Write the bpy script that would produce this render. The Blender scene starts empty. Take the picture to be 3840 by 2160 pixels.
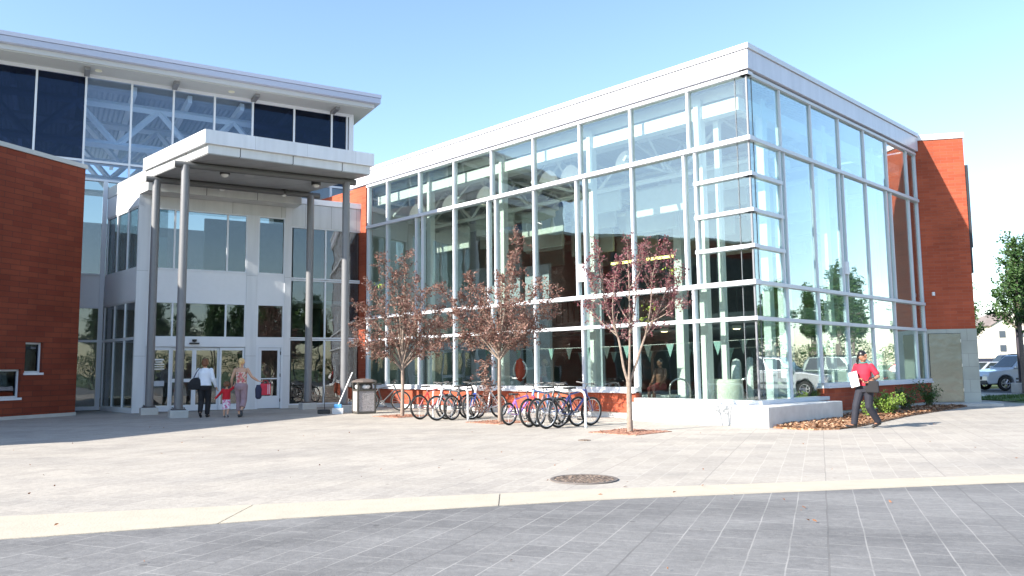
import bpy, bmesh, math, random
from math import radians, sin, cos, pi, sqrt, tan
from mathutils import Vector, Matrix, noise
random.seed(11)
S = bpy.context.scene
COL = S.collection
# ---------------------------------------------------------------- camera
cam = bpy.data.cameras.new("camera")
cam.sensor_width = 36.0; cam.lens = 28.03; cam.clip_end = 3000; cam.clip_start = 0.1
camo = bpy.data.objects.new("camera", cam); COL.objects.link(camo)
camo.matrix_world = Matrix(((0.99994322, 0.01065615, 0, 0),
                            (0.00107108, -0.10050688, -0.99493579, 0),
                            (-0.01060218, 0.9948793, -0.10051258, 1.35),
                            (0, 0, 0, 1)))
S.camera = camo
# ---------------------------------------------------------------- sky and sun
SUN_EL = radians(30.0)
SUN_AZ = radians(57.0)          # shadows travel towards this bearing (from +Y to +X)
TO_SUN = Vector((-sin(SUN_AZ) * cos(SUN_EL), -cos(SUN_AZ) * cos(SUN_EL), sin(SUN_EL)))
world = bpy.data.worlds.new("World"); S.world = world; world.use_nodes = True
wn = world.node_tree.nodes; wl = world.node_tree.links
sky = wn.new("ShaderNodeTexSky"); sky.sky_type = 'NISHITA'; sky.sun_disc = False
sky.sun_elevation = SUN_EL
sky.sun_rotation = math.atan2(TO_SUN.x, TO_SUN.y)
sky.air_density = 1.1; sky.dust_density = 0.4; sky.ozone_density = 2.5; sky.altitude = 0
bg = wn["Background"]; bg.inputs[1].default_value = 0.125
wl.new(sky.outputs[0], bg.inputs[0])
sun = bpy.data.lights.new("sun", 'SUN'); sun.energy = 5.0; sun.angle = radians(0.53); sun.color = (1.0, 0.94, 0.84)
suno = bpy.data.objects.new("sun", sun); COL.objects.link(suno)
suno.rotation_euler = (-TO_SUN).to_track_quat('-Z', 'Y').to_euler()
suno.location = (-30, -20, 30)
S.view_settings.view_transform = 'Standard'; S.view_settings.look = 'None'
S.view_settings.exposure = 1.40; S.view_settings.gamma = 1.0
S.cycles.transparent_max_bounces = 32
S.cycles.max_bounces = 10

# ---------------------------------------------------------------- materials
MATS = {}
def mat(name, col, rough=0.6, metal=0.0, spec=0.5, var=0.0, vscale=6.0, bump=0.0, bscale=40.0, emit=None, coat=0.0):
    if name in MATS: return MATS[name]
    m = bpy.data.materials.new(name); m.use_nodes = True
    nt = m.node_tree; b = nt.nodes["Principled BSDF"]
    b.inputs["Base Color"].default_value = (*col, 1)
    b.inputs["Roughness"].default_value = rough
    b.inputs["Metallic"].default_value = metal
    b.inputs["Specular IOR Level"].default_value = spec
    b.inputs["Coat Weight"].default_value = coat
    if emit:
        b.inputs["Emission Color"].default_value = (*emit[0], 1); b.inputs["Emission Strength"].default_value = emit[1]
    tc = nt.nodes.new("ShaderNodeTexCoord")
    if var > 0:
        n = nt.nodes.new("ShaderNodeTexNoise"); n.inputs["Scale"].default_value = vscale; n.inputs["Detail"].default_value = 6
        nt.links.new(tc.outputs["Object"], n.inputs["Vector"])
        r = nt.nodes.new("ShaderNodeMapRange"); r.inputs[1].default_value = .25; r.inputs[2].default_value = .75
        r.inputs[3].default_value = 1 - var; r.inputs[4].default_value = 1 + var
        nt.links.new(n.outputs["Fac"], r.inputs[0])
        mx = nt.nodes.new("ShaderNodeVectorMath"); mx.operation = 'SCALE'
        mx.inputs[0].default_value = col
        nt.links.new(r.outputs[0], mx.inputs["Scale"])
        nt.links.new(mx.outputs[0], b.inputs["Base Color"])
    if bump > 0:
        n = nt.nodes.new("ShaderNodeTexNoise"); n.inputs["Scale"].default_value = bscale; n.inputs["Detail"].default_value = 4
        nt.links.new(tc.outputs["Object"], n.inputs["Vector"])
        bp = nt.nodes.new("ShaderNodeBump"); bp.inputs["Strength"].default_value = bump; bp.inputs["Distance"].default_value = .02
        nt.links.new(n.outputs["Fac"], bp.inputs["Height"]); nt.links.new(bp.outputs[0], b.inputs["Normal"])
    MATS[name] = m
    return m

def glass_mat(name, tint, f0=0.05, rough=0.0, gain=1.0, refl=(0.95, 0.98, 1.0)):
    m = bpy.data.materials.new(name); m.use_nodes = True
    nt = m.node_tree; nt.nodes.clear()
    out = nt.nodes.new("ShaderNodeOutputMaterial"); mix = nt.nodes.new("ShaderNodeMixShader")
    tr = nt.nodes.new("ShaderNodeBsdfTransparent"); tr.inputs[0].default_value = (*tint, 1)
    gl = nt.nodes.new("ShaderNodeBsdfGlossy"); gl.inputs["Roughness"].default_value = rough
    gl.inputs["Color"].default_value = (*refl, 1)
    lw = nt.nodes.new("ShaderNodeLayerWeight"); lw.inputs["Blend"].default_value = 0.5
    pw = nt.nodes.new("ShaderNodeMath"); pw.operation = 'POWER'; pw.inputs[1].default_value = 4.2
    ma = nt.nodes.new("ShaderNodeMath"); ma.operation = 'MULTIPLY_ADD'; ma.inputs[1].default_value = (1 - f0) * gain; ma.inputs[2].default_value = f0
    ma.use_clamp = True
    nt.links.new(lw.outputs["Facing"], pw.inputs[0]); nt.links.new(pw.outputs[0], ma.inputs[0])
    # float glass is never quite flat: very weak large ripples bend the reflections
    tc = nt.nodes.new("ShaderNodeTexCoord"); nz = nt.nodes.new("ShaderNodeTexNoise"); nz.inputs["Scale"].default_value = 0.9
    nt.links.new(tc.outputs["Object"], nz.inputs["Vector"])
    bp = nt.nodes.new("ShaderNodeBump"); bp.inputs["Strength"].default_value = .35; bp.inputs["Distance"].default_value = .012
    nt.links.new(nz.outputs["Fac"], bp.inputs["Height"]); nt.links.new(bp.outputs[0], gl.inputs["Normal"])
    nt.links.new(ma.outputs[0], mix.inputs[0]); nt.links.new(tr.outputs[0], mix.inputs[1]); nt.links.new(gl.outputs[0], mix.inputs[2])
    nt.links.new(mix.outputs[0], out.inputs[0])
    MATS[name] = m
    return m

def brick_mat(name, c1, c2, mortar, bw=.40, rh=.10, ms=.006, axis='X'):
    """wall brick, laid in the object's own x (or y) and z"""
    m = bpy.data.materials.new(name); m.use_nodes = True
    nt = m.node_tree; b = nt.nodes["Principled BSDF"]; L = nt.links
    tc = nt.nodes.new("ShaderNodeTexCoord"); sp = nt.nodes.new("ShaderNodeSeparateXYZ"); cb = nt.nodes.new("ShaderNodeCombineXYZ")
    L.new(tc.outputs["Object"], sp.inputs[0])
    # use x+y so that returns of the wall are coursed as well
    ad = nt.nodes.new("ShaderNodeMath"); ad.operation = 'ADD'
    L.new(sp.outputs["X"], ad.inputs[0]); L.new(sp.outputs["Y"], ad.inputs[1])
    L.new(ad.outputs[0], cb.inputs["X"]); L.new(sp.outputs["Z"], cb.inputs["Y"])
    bt = nt.nodes.new("ShaderNodeTexBrick")
    bt.inputs["Color1"].default_value = (*c1, 1); bt.inputs["Color2"].default_value = (*c2, 1); bt.inputs["Mortar"].default_value = (*mortar, 1)
    bt.inputs["Scale"].default_value = 1.0; bt.inputs["Mortar Size"].default_value = ms
    bt.inputs["Brick Width"].default_value = bw; bt.inputs["Row Height"].default_value = rh
    bt.inputs["Mortar Smooth"].default_value = .3; bt.inputs["Bias"].default_value = -.1
    L.new(cb.outputs[0], bt.inputs["Vector"])
    n = nt.nodes.new("ShaderNodeTexNoise"); n.inputs["Scale"].default_value = .8; n.inputs["Detail"].default_value = 8
    L.new(tc.outputs["Object"], n.inputs["Vector"])
    r = nt.nodes.new("ShaderNodeMapRange"); r.inputs[1].default_value = .3; r.inputs[2].default_value = .7; r.inputs[3].default_value = .82; r.inputs[4].default_value = 1.18
    L.new(n.outputs["Fac"], r.inputs[0])
    mx = nt.nodes.new("ShaderNodeVectorMath"); mx.operation = 'SCALE'
    L.new(bt.outputs["Color"], mx.inputs[0]); L.new(r.outputs[0], mx.inputs["Scale"])
    L.new(mx.outputs[0], b.inputs["Base Color"])
    b.inputs["Roughness"].default_value = .85; b.inputs["Specular IOR Level"].default_value = .25
    bp = nt.nodes.new("ShaderNodeBump"); bp.inputs["Strength"].default_value = .5; bp.inputs["Distance"].default_value = .01; bp.invert = True
    L.new(bt.outputs["Fac"], bp.inputs["Height"]); L.new(bp.outputs[0], b.inputs["Normal"])
    MATS[name] = m
    return m

def paving_mat(name, base, dark, joint, ctrl, jstr=1.0, patch=.18):
    """stamped concrete: staggered cross joints, long joints on a 21 degree bearing, wider saw cuts"""
    m = bpy.data.materials.new(name); m.use_nodes = True
    nt = m.node_tree; b = nt.nodes["Principled BSDF"]; L = nt.links
    tc = nt.nodes.new("ShaderNodeTexCoord")
    wob = nt.nodes.new("ShaderNodeTexNoise"); wob.inputs["Scale"].default_value = 1.7; wob.inputs["Detail"].default_value = 3
    L.new(tc.outputs["Object"], wob.inputs["Vector"])
    wv = nt.nodes.new("ShaderNodeVectorMath"); wv.operation = 'MULTIPLY_ADD'
    wv.inputs[1].default_value = (.022, .022, 0); L.new(wob.outputs["Color"], wv.inputs[0]); L.new(tc.outputs["Object"], wv.inputs[2])
    mp = nt.nodes.new("ShaderNodeMapping"); mp.inputs["Rotation"].default_value = (0, 0, radians(-69))
    L.new(wv.outputs[0], mp.inputs[0])
    bt = nt.nodes.new("ShaderNodeTexBrick"); bt.inputs["Scale"].default_value = 1
    bt.inputs["Brick Width"].default_value = .37; bt.inputs["Row Height"].default_value = .27; bt.inputs["Mortar Size"].default_value = .0075
    bt.inputs["Mortar Smooth"].default_value = .6; bt.offset = .37; bt.offset_frequency = 3
    bt.inputs["Color1"].default_value = (1, 1, 1, 1); bt.inputs["Color2"].default_value = (.86, .86, .87, 1); bt.inputs["Mortar"].default_value = (1, 1, 1, 1)
    L.new(mp.outputs[0], bt.inputs["Vector"])
    # long saw cuts
    b2 = nt.nodes.new("ShaderNodeTexBrick"); b2.inputs["Scale"].default_value = 1
    b2.inputs["Brick Width"].default_value = 60; b2.inputs["Row Height"].default_value = 1.35; b2.inputs["Mortar Size"].default_value = .007
    L.new(mp.outputs[0], b2.inputs["Vector"])
    n1 = nt.nodes.new("ShaderNodeTexNoise"); n1.inputs["Scale"].default_value = .55; n1.inputs["Detail"].default_value = 5; n1.inputs["Roughness"].default_value = .6
    mp2 = nt.nodes.new("ShaderNodeMapping"); mp2.inputs["Rotation"].default_value = (0, 0, radians(21)); mp2.inputs["Scale"].default_value = (.55, 1.6, 1)
    L.new(tc.outputs["Object"], mp2.inputs[0]); L.new(mp2.outputs[0], n1.inputs["Vector"])
    n2 = nt.nodes.new("ShaderNodeTexNoise"); n2.inputs["Scale"].default_value = 14; n2.inputs["Detail"].default_value = 8; n2.inputs["Roughness"].default_value = .7
    L.new(tc.outputs["Object"], n2.inputs["Vector"])
    r1 = nt.nodes.new("ShaderNodeMapRange"); r1.inputs[1].default_value = .42; r1.inputs[2].default_value = .68
    L.new(n1.outputs["Fac"], r1.inputs[0])
    mixc = nt.nodes.new("ShaderNodeMix"); mixc.data_type = 'RGBA'
    mixc.inputs[6].default_value = (*base, 1); mixc.inputs[7].default_value = (*dark, 1)
    mfac = nt.nodes.new("ShaderNodeMath"); mfac.operation = 'MULTIPLY'; mfac.inputs[1].default_value = patch * 4
    L.new(r1.outputs[0], mfac.inputs[0]); L.new(mfac.outputs[0], mixc.inputs[0])
    r2 = nt.nodes.new("ShaderNodeMapRange"); r2.inputs[1].default_value = .3; r2.inputs[2].default_value = .7; r2.inputs[3].default_value = .84; r2.inputs[4].default_value = 1.14
    L.new(n2.outputs["Fac"], r2.inputs[0])
    s1 = nt.nodes.new("ShaderNodeVectorMath"); s1.operation = 'SCALE'; L.new(mixc.outputs[2], s1.inputs[0]); L.new(r2.outputs[0], s1.inputs["Scale"])
    s2 = nt.nodes.new("ShaderNodeVectorMath"); s2.operation = 'MULTIPLY'; L.new(s1.outputs[0], s2.inputs[0]); L.new(bt.outputs["Color"], s2.inputs[1])
    # worn joints: broken up by noise
    n3 = nt.nodes.new("ShaderNodeTexNoise"); n3.inputs["Scale"].default_value = 1.3; n3.inputs["Detail"].default_value = 4
    L.new(tc.outputs["Object"], n3.inputs["Vector"])
    r3 = nt.nodes.new("ShaderNodeMapRange"); r3.inputs[1].default_value = .35; r3.inputs[2].default_value = .62; r3.inputs[3].default_value = .25 * jstr; r3.inputs[4].default_value = jstr
    L.new(n3.outputs["Fac"], r3.inputs[0])
    jm = nt.nodes.new("ShaderNodeMath"); jm.operation = 'MULTIPLY'; jm.use_clamp = True; L.new(bt.outputs["Fac"], jm.inputs[0]); L.new(r3.outputs[0], jm.inputs[1])
    # thin scratches of the stamp
    mpv = nt.nodes.new("ShaderNodeMapping"); mpv.inputs["Scale"].default_value = (1.2, 3.2, 1); mpv.inputs["Rotation"].default_value = (0, 0, radians(18))
    L.new(tc.outputs["Object"], mpv.inputs[0])
    vo = nt.nodes.new("ShaderNodeTexVoronoi"); vo.feature = 'DISTANCE_TO_EDGE'; vo.inputs["Scale"].default_value = 2.6
    wob2 = nt.nodes.new("ShaderNodeVectorMath"); wob2.operation = 'MULTIPLY_ADD'; wob2.inputs[1].default_value = (.9, .9, 0)
    L.new(n2.outputs["Color"], wob2.inputs[0]); L.new(mpv.outputs[0], wob2.inputs[2]); L.new(wob2.outputs[0], vo.inputs["Vector"])
    vr = nt.nodes.new("ShaderNodeMapRange"); vr.inputs[1].default_value = 0.0; vr.inputs[2].default_value = .03; vr.inputs[3].default_value = .42 * jstr; vr.inputs[4].default_value = 0
    L.new(vo.outputs["Distance"], vr.inputs[0])
    jx = nt.nodes.new("ShaderNodeMath"); jx.operation = 'MAXIMUM'; L.new(jm.outputs[0], jx.inputs[0]); L.new(vr.outputs[0], jx.inputs[1])
    m3 = nt.nodes.new("ShaderNodeMix"); m3.data_type = 'RGBA'; m3.inputs[7].default_value = (*joint, 1)
    L.new(s2.outputs[0], m3.inputs[6]); L.new(jx.outputs[0], m3.inputs[0])
    m4 = nt.nodes.new("ShaderNodeMix"); m4.data_type = 'RGBA'; m4.inputs[7].default_value = (*ctrl, 1)
    cm = nt.nodes.new("ShaderNodeMath"); cm.operation = 'MULTIPLY'; cm.inputs[1].default_value = .55; L.new(b2.outputs["Fac"], cm.inputs[0])
    L.new(m3.outputs[2], m4.inputs[6]); L.new(cm.outputs[0], m4.inputs[0])
    # gum spots and small stains
    sv = nt.nodes.new("ShaderNodeTexVoronoi"); sv.inputs["Scale"].default_value = 1.3; sv.inputs["Randomness"].default_value = 1
    L.new(tc.outputs["Object"], sv.inputs["Vector"])
    sr = nt.nodes.new("ShaderNodeMapRange"); sr.inputs[1].default_value = .03; sr.inputs[2].default_value = .045; sr.inputs[3].default_value = .62; sr.inputs[4].default_value = 1
    L.new(sv.outputs["Distance"], sr.inputs[0])
    st = nt.nodes.new("ShaderNodeTexNoise"); st.inputs["Scale"].default_value = .32; st.inputs["Detail"].default_value = 9; st.inputs["Roughness"].default_value = .72
    L.new(tc.outputs["Object"], st.inputs["Vector"])
    s5 = nt.nodes.new("ShaderNodeMapRange"); s5.inputs[1].default_value = .3; s5.inputs[2].default_value = .52; s5.inputs[3].default_value = .86; s5.inputs[4].default_value = 1
    L.new(st.outputs["Fac"], s5.inputs[0])
    pm_ = nt.nodes.new("ShaderNodeMath"); pm_.operation = 'MULTIPLY'; L.new(sr.outputs[0], pm_.inputs[0]); L.new(s5.outputs[0], pm_.inputs[1])
    s6 = nt.nodes.new("ShaderNodeVectorMath"); s6.operation = 'SCALE'; L.new(m4.outputs[2], s6.inputs[0]); L.new(pm_.outputs[0], s6.inputs["Scale"])
    L.new(s6.outputs[0], b.inputs["Base Color"])
    b.inputs["Roughness"].default_value = .8; b.inputs["Specular IOR Level"].default_value = .25
    bp = nt.nodes.new("ShaderNodeBump"); bp.inputs["Strength"].default_value = .35; bp.inputs["Distance"].default_value = .02
    L.new(n2.outputs["Fac"], bp.inputs["Height"]); L.new(bp.outputs[0], b.inputs["Normal"])
    MATS[name] = m
    return m

def speckle_mat(name, cols, scale=60, rough=.9, detail_bump=.6):
    m = bpy.data.materials.new(name); m.use_nodes = True
    nt = m.node_tree; b = nt.nodes["Principled BSDF"]; L = nt.links
    tc = nt.nodes.new("ShaderNodeTexCoord"); vo = nt.nodes.new("ShaderNodeTexVoronoi"); vo.inputs["Scale"].default_value = scale
    L.new(tc.outputs["Object"], vo.inputs["Vector"])
    sp = nt.nodes.new("ShaderNodeSeparateColor"); L.new(vo.outputs["Color"], sp.inputs[0])
    cr = nt.nodes.new("ShaderNodeValToRGB"); cr.color_ramp.interpolation = 'CONSTANT'
    els = cr.color_ramp.elements
    while len(els) < len(cols): els.new(.5)
    for i, c in enumerate(cols): els[i].position = i / len(cols); els[i].color = (*c, 1)
    L.new(sp.outputs[0], cr.inputs[0]); L.new(cr.outputs[0], b.inputs["Base Color"]); b.inputs["Roughness"].default_value = rough
    bp = nt.nodes.new("ShaderNodeBump"); bp.inputs["Strength"].default_value = detail_bump; bp.inputs["Distance"].default_value = .03
    L.new(vo.outputs["Distance"], bp.inputs["Height"]); L.new(bp.outputs[0], b.inputs["Normal"])
    MATS[name] = m
    return m

def panel_mat(name, col, pw, ph, ox=0, oz=0, gap=.012, dark=.35, rough=.35, metal=0.0, usez=True, var=.03):
    """metal composite panels with dark reveals between them"""
    m = bpy.data.materials.new(name); m.use_nodes = True
    nt = m.node_tree; b = nt.nodes["Principled BSDF"]; L = nt.links
    tc = nt.nodes.new("ShaderNodeTexCoord"); sp = nt.nodes.new("ShaderNodeSeparateXYZ"); cb = nt.nodes.new("ShaderNodeCombineXYZ")
    L.new(tc.outputs["Object"], sp.inputs[0])
    ax = nt.nodes.new("ShaderNodeMath"); ax.operation = 'ADD'; L.new(sp.outputs["X"], ax.inputs[0]); L.new(sp.outputs["Y"], ax.inputs[1])
    a2 = nt.nodes.new("ShaderNodeMath"); a2.operation = 'ADD'; a2.inputs[1].default_value = ox + 100 * pw; L.new(ax.outputs[0], a2.inputs[0])
    a3 = nt.nodes.new("ShaderNodeMath"); a3.operation = 'ADD'; a3.inputs[1].default_value = oz + 100 * ph; L.new(sp.outputs["Z"], a3.inputs[0])
    L.new(a2.outputs[0], cb.inputs["X"]); L.new(a3.outputs[0], cb.inputs["Y"])
    bt = nt.nodes.new("ShaderNodeTexBrick"); bt.offset = 0; bt.inputs["Scale"].default_value = 1
    bt.inputs["Brick Width"].default_value = pw; bt.inputs["Row Height"].default_value = ph; bt.inputs["Mortar Size"].default_value = gap / 2
    bt.inputs["Mortar Smooth"].default_value = 0
    bt.inputs["Color1"].default_value = (*[c * (1 + var) for c in col], 1); bt.inputs["Color2"].default_value = (*[c * (1 - var) for c in col], 1)
    bt.inputs["Mortar"].default_value = (*[c * dark for c in col], 1)
    L.new(cb.outputs[0], bt.inputs["Vector"])
    ms_ = nt.nodes.new("ShaderNodeMapping"); ms_.inputs["Scale"].default_value = (5, 5, .5); L.new(tc.outputs["Object"], ms_.inputs[0])
    ns = nt.nodes.new("ShaderNodeTexNoise"); ns.inputs["Scale"].default_value = 1; ns.inputs["Detail"].default_value = 5; L.new(ms_.outputs[0], ns.inputs["Vector"])
    rs = nt.nodes.new("ShaderNodeMapRange"); rs.inputs[1].default_value = .3; rs.inputs[2].default_value = .7; rs.inputs[3].default_value = .91; rs.inputs[4].default_value = 1.04; L.new(ns.outputs["Fac"], rs.inputs[0])
    ss = nt.nodes.new("ShaderNodeVectorMath"); ss.operation = 'SCALE'; L.new(bt.outputs["Color"], ss.inputs[0]); L.new(rs.outputs[0], ss.inputs["Scale"]); L.new(ss.outputs[0], b.inputs["Base Color"])
    b.inputs["Roughness"].default_value = rough; b.inputs["Metallic"].default_value = metal
    MATS[name] = m
    return m

def deck_mat(name, col, pitch=.15):
    m = bpy.data.materials.new(name); m.use_nodes = True
    nt = m.node_tree; b = nt.nodes["Principled BSDF"]; L = nt.links
    b.inputs["Base Color"].default_value = (*col, 1); b.inputs["Roughness"].default_value = .5
    tc = nt.nodes.new("ShaderNodeTexCoord"); wv = nt.nodes.new("ShaderNodeTexWave"); wv.inputs["Scale"].default_value = 1 / pitch / 3.1
    wv.bands_direction = 'X'
    L.new(tc.outputs["Object"], wv.inputs["Vector"])
    bp = nt.nodes.new("ShaderNodeBump"); bp.inputs["Strength"].default_value = 1; bp.inputs["Distance"].default_value = .05
    L.new(wv.outputs["Fac"], bp.inputs["Height"]); L.new(bp.outputs[0], b.inputs["Normal"])
    MATS[name] = m
    return m

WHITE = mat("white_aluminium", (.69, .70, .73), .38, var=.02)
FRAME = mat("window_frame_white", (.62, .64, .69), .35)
CREAM = mat("soffit_panel", (.50, .50, .49), .6, var=.02)
GREYF = mat("grey_steel_paint", (.17, .17, .178), .4, spec=.6, var=.05)
PIPE = mat("dark_steel_pipe", (.105, .105, .105), .5)
CONC = mat("concrete", (.47, .46, .44), .85, var=.12, vscale=3, bump=.3)
CONCW = mat("pale_concrete", (.62, .61, .58), .85, var=.10, vscale=5, bump=.25)
DARK = mat("dark_recess", (.03, .03, .035), .7)
BLACK = mat("black_plastic", (.02, .02, .022), .45)
CHROME = mat("brushed_metal", (.62, .62, .63), .28, metal=1.0)
GLASS = glass_mat("clear_glass", (.86, .92, .90), .13, gain=1.6)
GLASSR = glass_mat("reflective_glass", (.80, .91, .90), .15, gain=1.9)
GLASSV = glass_mat("vestibule_glass", (.62, .67, .67), .11, gain=.8, refl=(.86, .87, .90))
GLASSB = glass_mat("blue_tinted_glass", (.76, .82, .89), .07, gain=.6, refl=(.7, .82, 1.0))
GLASSD = glass_mat("dark_tinted_glass", (.16, .20, .32), .035, gain=.5, refl=(.6, .75, 1.0))
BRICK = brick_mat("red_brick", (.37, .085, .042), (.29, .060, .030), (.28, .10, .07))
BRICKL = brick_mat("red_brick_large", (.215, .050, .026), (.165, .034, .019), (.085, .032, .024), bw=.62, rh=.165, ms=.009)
PANEL = panel_mat("white_metal_panel", (.60, .61, .63), 1.6, 4.0, gap=.014)
PLAZA = paving_mat("stamped_concrete_light", (.40, .362, .315), (.315, .29, .262), (.52, .48, .43), (.16, .145, .14), .36, .18)
DPAVE = paving_mat("stamped_concrete_grey", (.205, .200, .196), (.125, .122, .122), (.37, .355, .335), (.055, .053, .055), .6, .24)

# ---------------------------------------------------------------- helpers
def tag(o, label=None, cat=None, group=None, kind=None):
    if label: o["label"] = label
    if cat: o["category"] = cat
    if group: o["group"] = group
    if kind: o["kind"] = kind
    return o
def empty(name, loc=(0, 0, 0), rz=0.0, label=None, cat=None, group=None):
    o = bpy.data.objects.new(name, None); COL.objects.link(o); o.location = loc; o.rotation_euler = (0, 0, rz)
    o.empty_display_size = .3
    return tag(o, label, cat, group)
def link(name, me, m, parent=None, loc=None, rz=None, smooth=False):
    o = bpy.data.objects.new(name, me); COL.objects.link(o)
    if m is not None:
        for x in (m if isinstance(m, (list, tuple)) else [m]): me.materials.append(x)
    if parent: o.parent = parent
    if loc is not None: o.location = loc
    if rz is not None: o.rotation_euler = (0, 0, rz)
    if smooth:
        for p in me.polygons: p.use_smooth = True
    return o
class MB:
    def __init__(s): s.v = []; s.f = []; s.mi = []
    def box(s, a, b, mi=0):
        x0, y0, z0 = min(a[0], b[0]), min(a[1], b[1]), min(a[2], b[2]); x1, y1, z1 = max(a[0], b[0]), max(a[1], b[1]), max(a[2], b[2])
        n = len(s.v)
        s.v += [(x0, y0, z0), (x1, y0, z0), (x1, y1, z0), (x0, y1, z0), (x0, y0, z1), (x1, y0, z1), (x1, y1, z1), (x0, y1, z1)]
        s.f += [tuple(n + i for i in q) for q in ((0, 3, 2, 1), (4, 5, 6, 7), (0, 1, 5, 4), (1, 2, 6, 5), (2, 3, 7, 6), (3, 0, 4, 7))]; s.mi += [mi] * 6
        return s
    def prism(s, pts, z0, z1, mi=0):
        n = len(s.v); k = len(pts)
        ar = sum(pts[i][0] * pts[(i + 1) % k][1] - pts[(i + 1) % k][0] * pts[i][1] for i in range(k))
        if ar < 0: pts = pts[::-1]
        s.v += [(p[0], p[1], z0) for p in pts] + [(p[0], p[1], z1) for p in pts]
        s.f += [tuple(n + k - 1 - i for i in range(k)), tuple(n + k + i for i in range(k))]
        s.f += [(n + i, n + (i + 1) % k, n + k + (i + 1) % k, n + k + i) for i in range(k)]; s.mi += [mi] * (k + 2)
        return s
    def tube(s, p0, p1, r0, r1=None, seg=8, cap=True, mi=0, flat=1.0, up=None):
        p0 = Vector(p0); p1 = Vector(p1); r1 = r0 if r1 is None else r1
        d = p1 - p0
        if d.length < 1e-6: return s
        d.normalize()
        a = (Vector(up) if up else (Vector((0, 0, 1)) if abs(d.z) < .9 else Vector((1, 0, 0))))
        x = d.cross(a).normalized(); y = d.cross(x).normalized()
        n = len(s.v)
        for p, r in ((p0, r0), (p1, r1)):
            for i in range(seg):
                t = 2 * pi * i / seg; s.v.append(tuple(p + x * cos(t) * r + y * sin(t) * r * flat))
        for i in range(seg):
            j = (i + 1) % seg; s.f.append((n + i, n + seg + i, n + seg + j, n + j)); s.mi.append(mi)
        if cap: s.f.append(tuple(n + i for i in range(seg))); s.f.append(tuple(n + 2 * seg - 1 - i for i in range(seg))); s.mi += [mi] * 2
        return s
    def path(s, pts, r, seg=8, mi=0):
        for a, b in zip(pts[:-1], pts[1:]): s.tube(a, b, r, seg=seg, mi=mi)
        return s
    def torus(s, c, R, r, axis='Y', n=28, m=8, mi=0, sx=1.0):
        k = len(s.v); c = Vector(c)
        for i in range(n):
            a = 2 * pi * i / n
            for j in range(m):
                b = 2 * pi * j / m; rr = R + r * cos(b); u, v, w = rr * cos(a), rr * sin(a), r * sin(b) * sx
                q = (u, w, v) if axis == 'Y' else ((w, u, v) if axis == 'X' else (u, v, w))
                s.v.append(tuple(c + Vector(q)))
        for i in range(n):
            for j in range(m):
                s.f.append((k + i * m + j, k + ((i + 1) % n) * m + j, k + ((i + 1) % n) * m + (j + 1) % m, k + i * m + (j + 1) % m)); s.mi.append(mi)
        return s
    def lathe(s, prof, c=(0, 0, 0), n=20, mi=0):
        k = len(s.v); m = len(prof)
        for i in range(n):
            a = 2 * pi * i / n
            for r, z in prof: s.v.append((c[0] + r * cos(a), c[1] + r * sin(a), c[2] + z))
        for i in range(n):
            for j in range(m - 1):
                s.f.append((k + i * m + j, k + ((i + 1) % n) * m + j, k + ((i + 1) % n) * m + j + 1, k + i * m + j + 1)); s.mi.append(mi)
        return s
    def ball(s, c, r, n=10, m=7, mi=0):
        if not isinstance(r, (tuple, list)): r = (r, r, r)
        k = len(s.v)
        for i in range(m + 1):
            t = pi * i / m
            for j in range(n):
                a = 2 * pi * j / n; s.v.append((c[0] + r[0] * sin(t) * cos(a), c[1] + r[1] * sin(t) * sin(a), c[2] + r[2] * cos(t)))
        for i in range(m):
            for j in range(n):
                s.f.append((k + i * n + j, k + (i + 1) * n + j, k + (i + 1) * n + (j + 1) % n, k + i * n + (j + 1) % n)); s.mi.append(mi)
        return s
    def build(s, name, m, parent=None, loc=None, rz=None, smooth=False, bevel=0, seg=1):
        me = bpy.data.meshes.new(name); me.from_pydata(s.v, [], s.f)
        me.update()
        if any(s.mi): me.polygons.foreach_set("material_index", s.mi)
        o = link(name, me, m, parent, loc, rz, smooth)
        if bevel:
            b = o.modifiers.new("bevel", 'BEVEL'); b.width = bevel; b.segments = seg; b.limit_method = 'ANGLE'; b.angle_limit = radians(40)
        if smooth:
            try: me.set_sharp_from_angle(angle=radians(42))
            except Exception: pass
        return o
def part(parent, name, m, a, b, bevel=0): return MB().box(a, b).build(name, m, parent, bevel=bevel)
def sheet(name, pts, z, m, kind='structure', thick=None):
    mb = MB()
    if thick: mb.prism(pts, z - thick, z)
    else:
        mb.v = [(p[0], p[1], z) for p in pts]; mb.f = [tuple(range(len(pts)))]; mb.mi = [0]
    o = mb.build(name, m); o["kind"] = kind
    return o

# ================================================================= ground
GRASSG = mat("far_grass", (.075, .11, .035), .95, var=.3, vscale=.15)
ASPH = mat("asphalt", (.075, .075, .08), .9, var=.2, vscale=2, bump=.3, bscale=60)
sheet("terrain", [(-1500, -1500), (1500, -1500), (1500, 1500), (-1500, 1500)], -.03, GRASSG)
plaza = sheet("plaza_pavement", [(-45, -25), (17.2, -25), (17.2, 28.4), (24.0, 33.0), (12, 60), (-45, 60)], 0.0, PLAZA)
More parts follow.
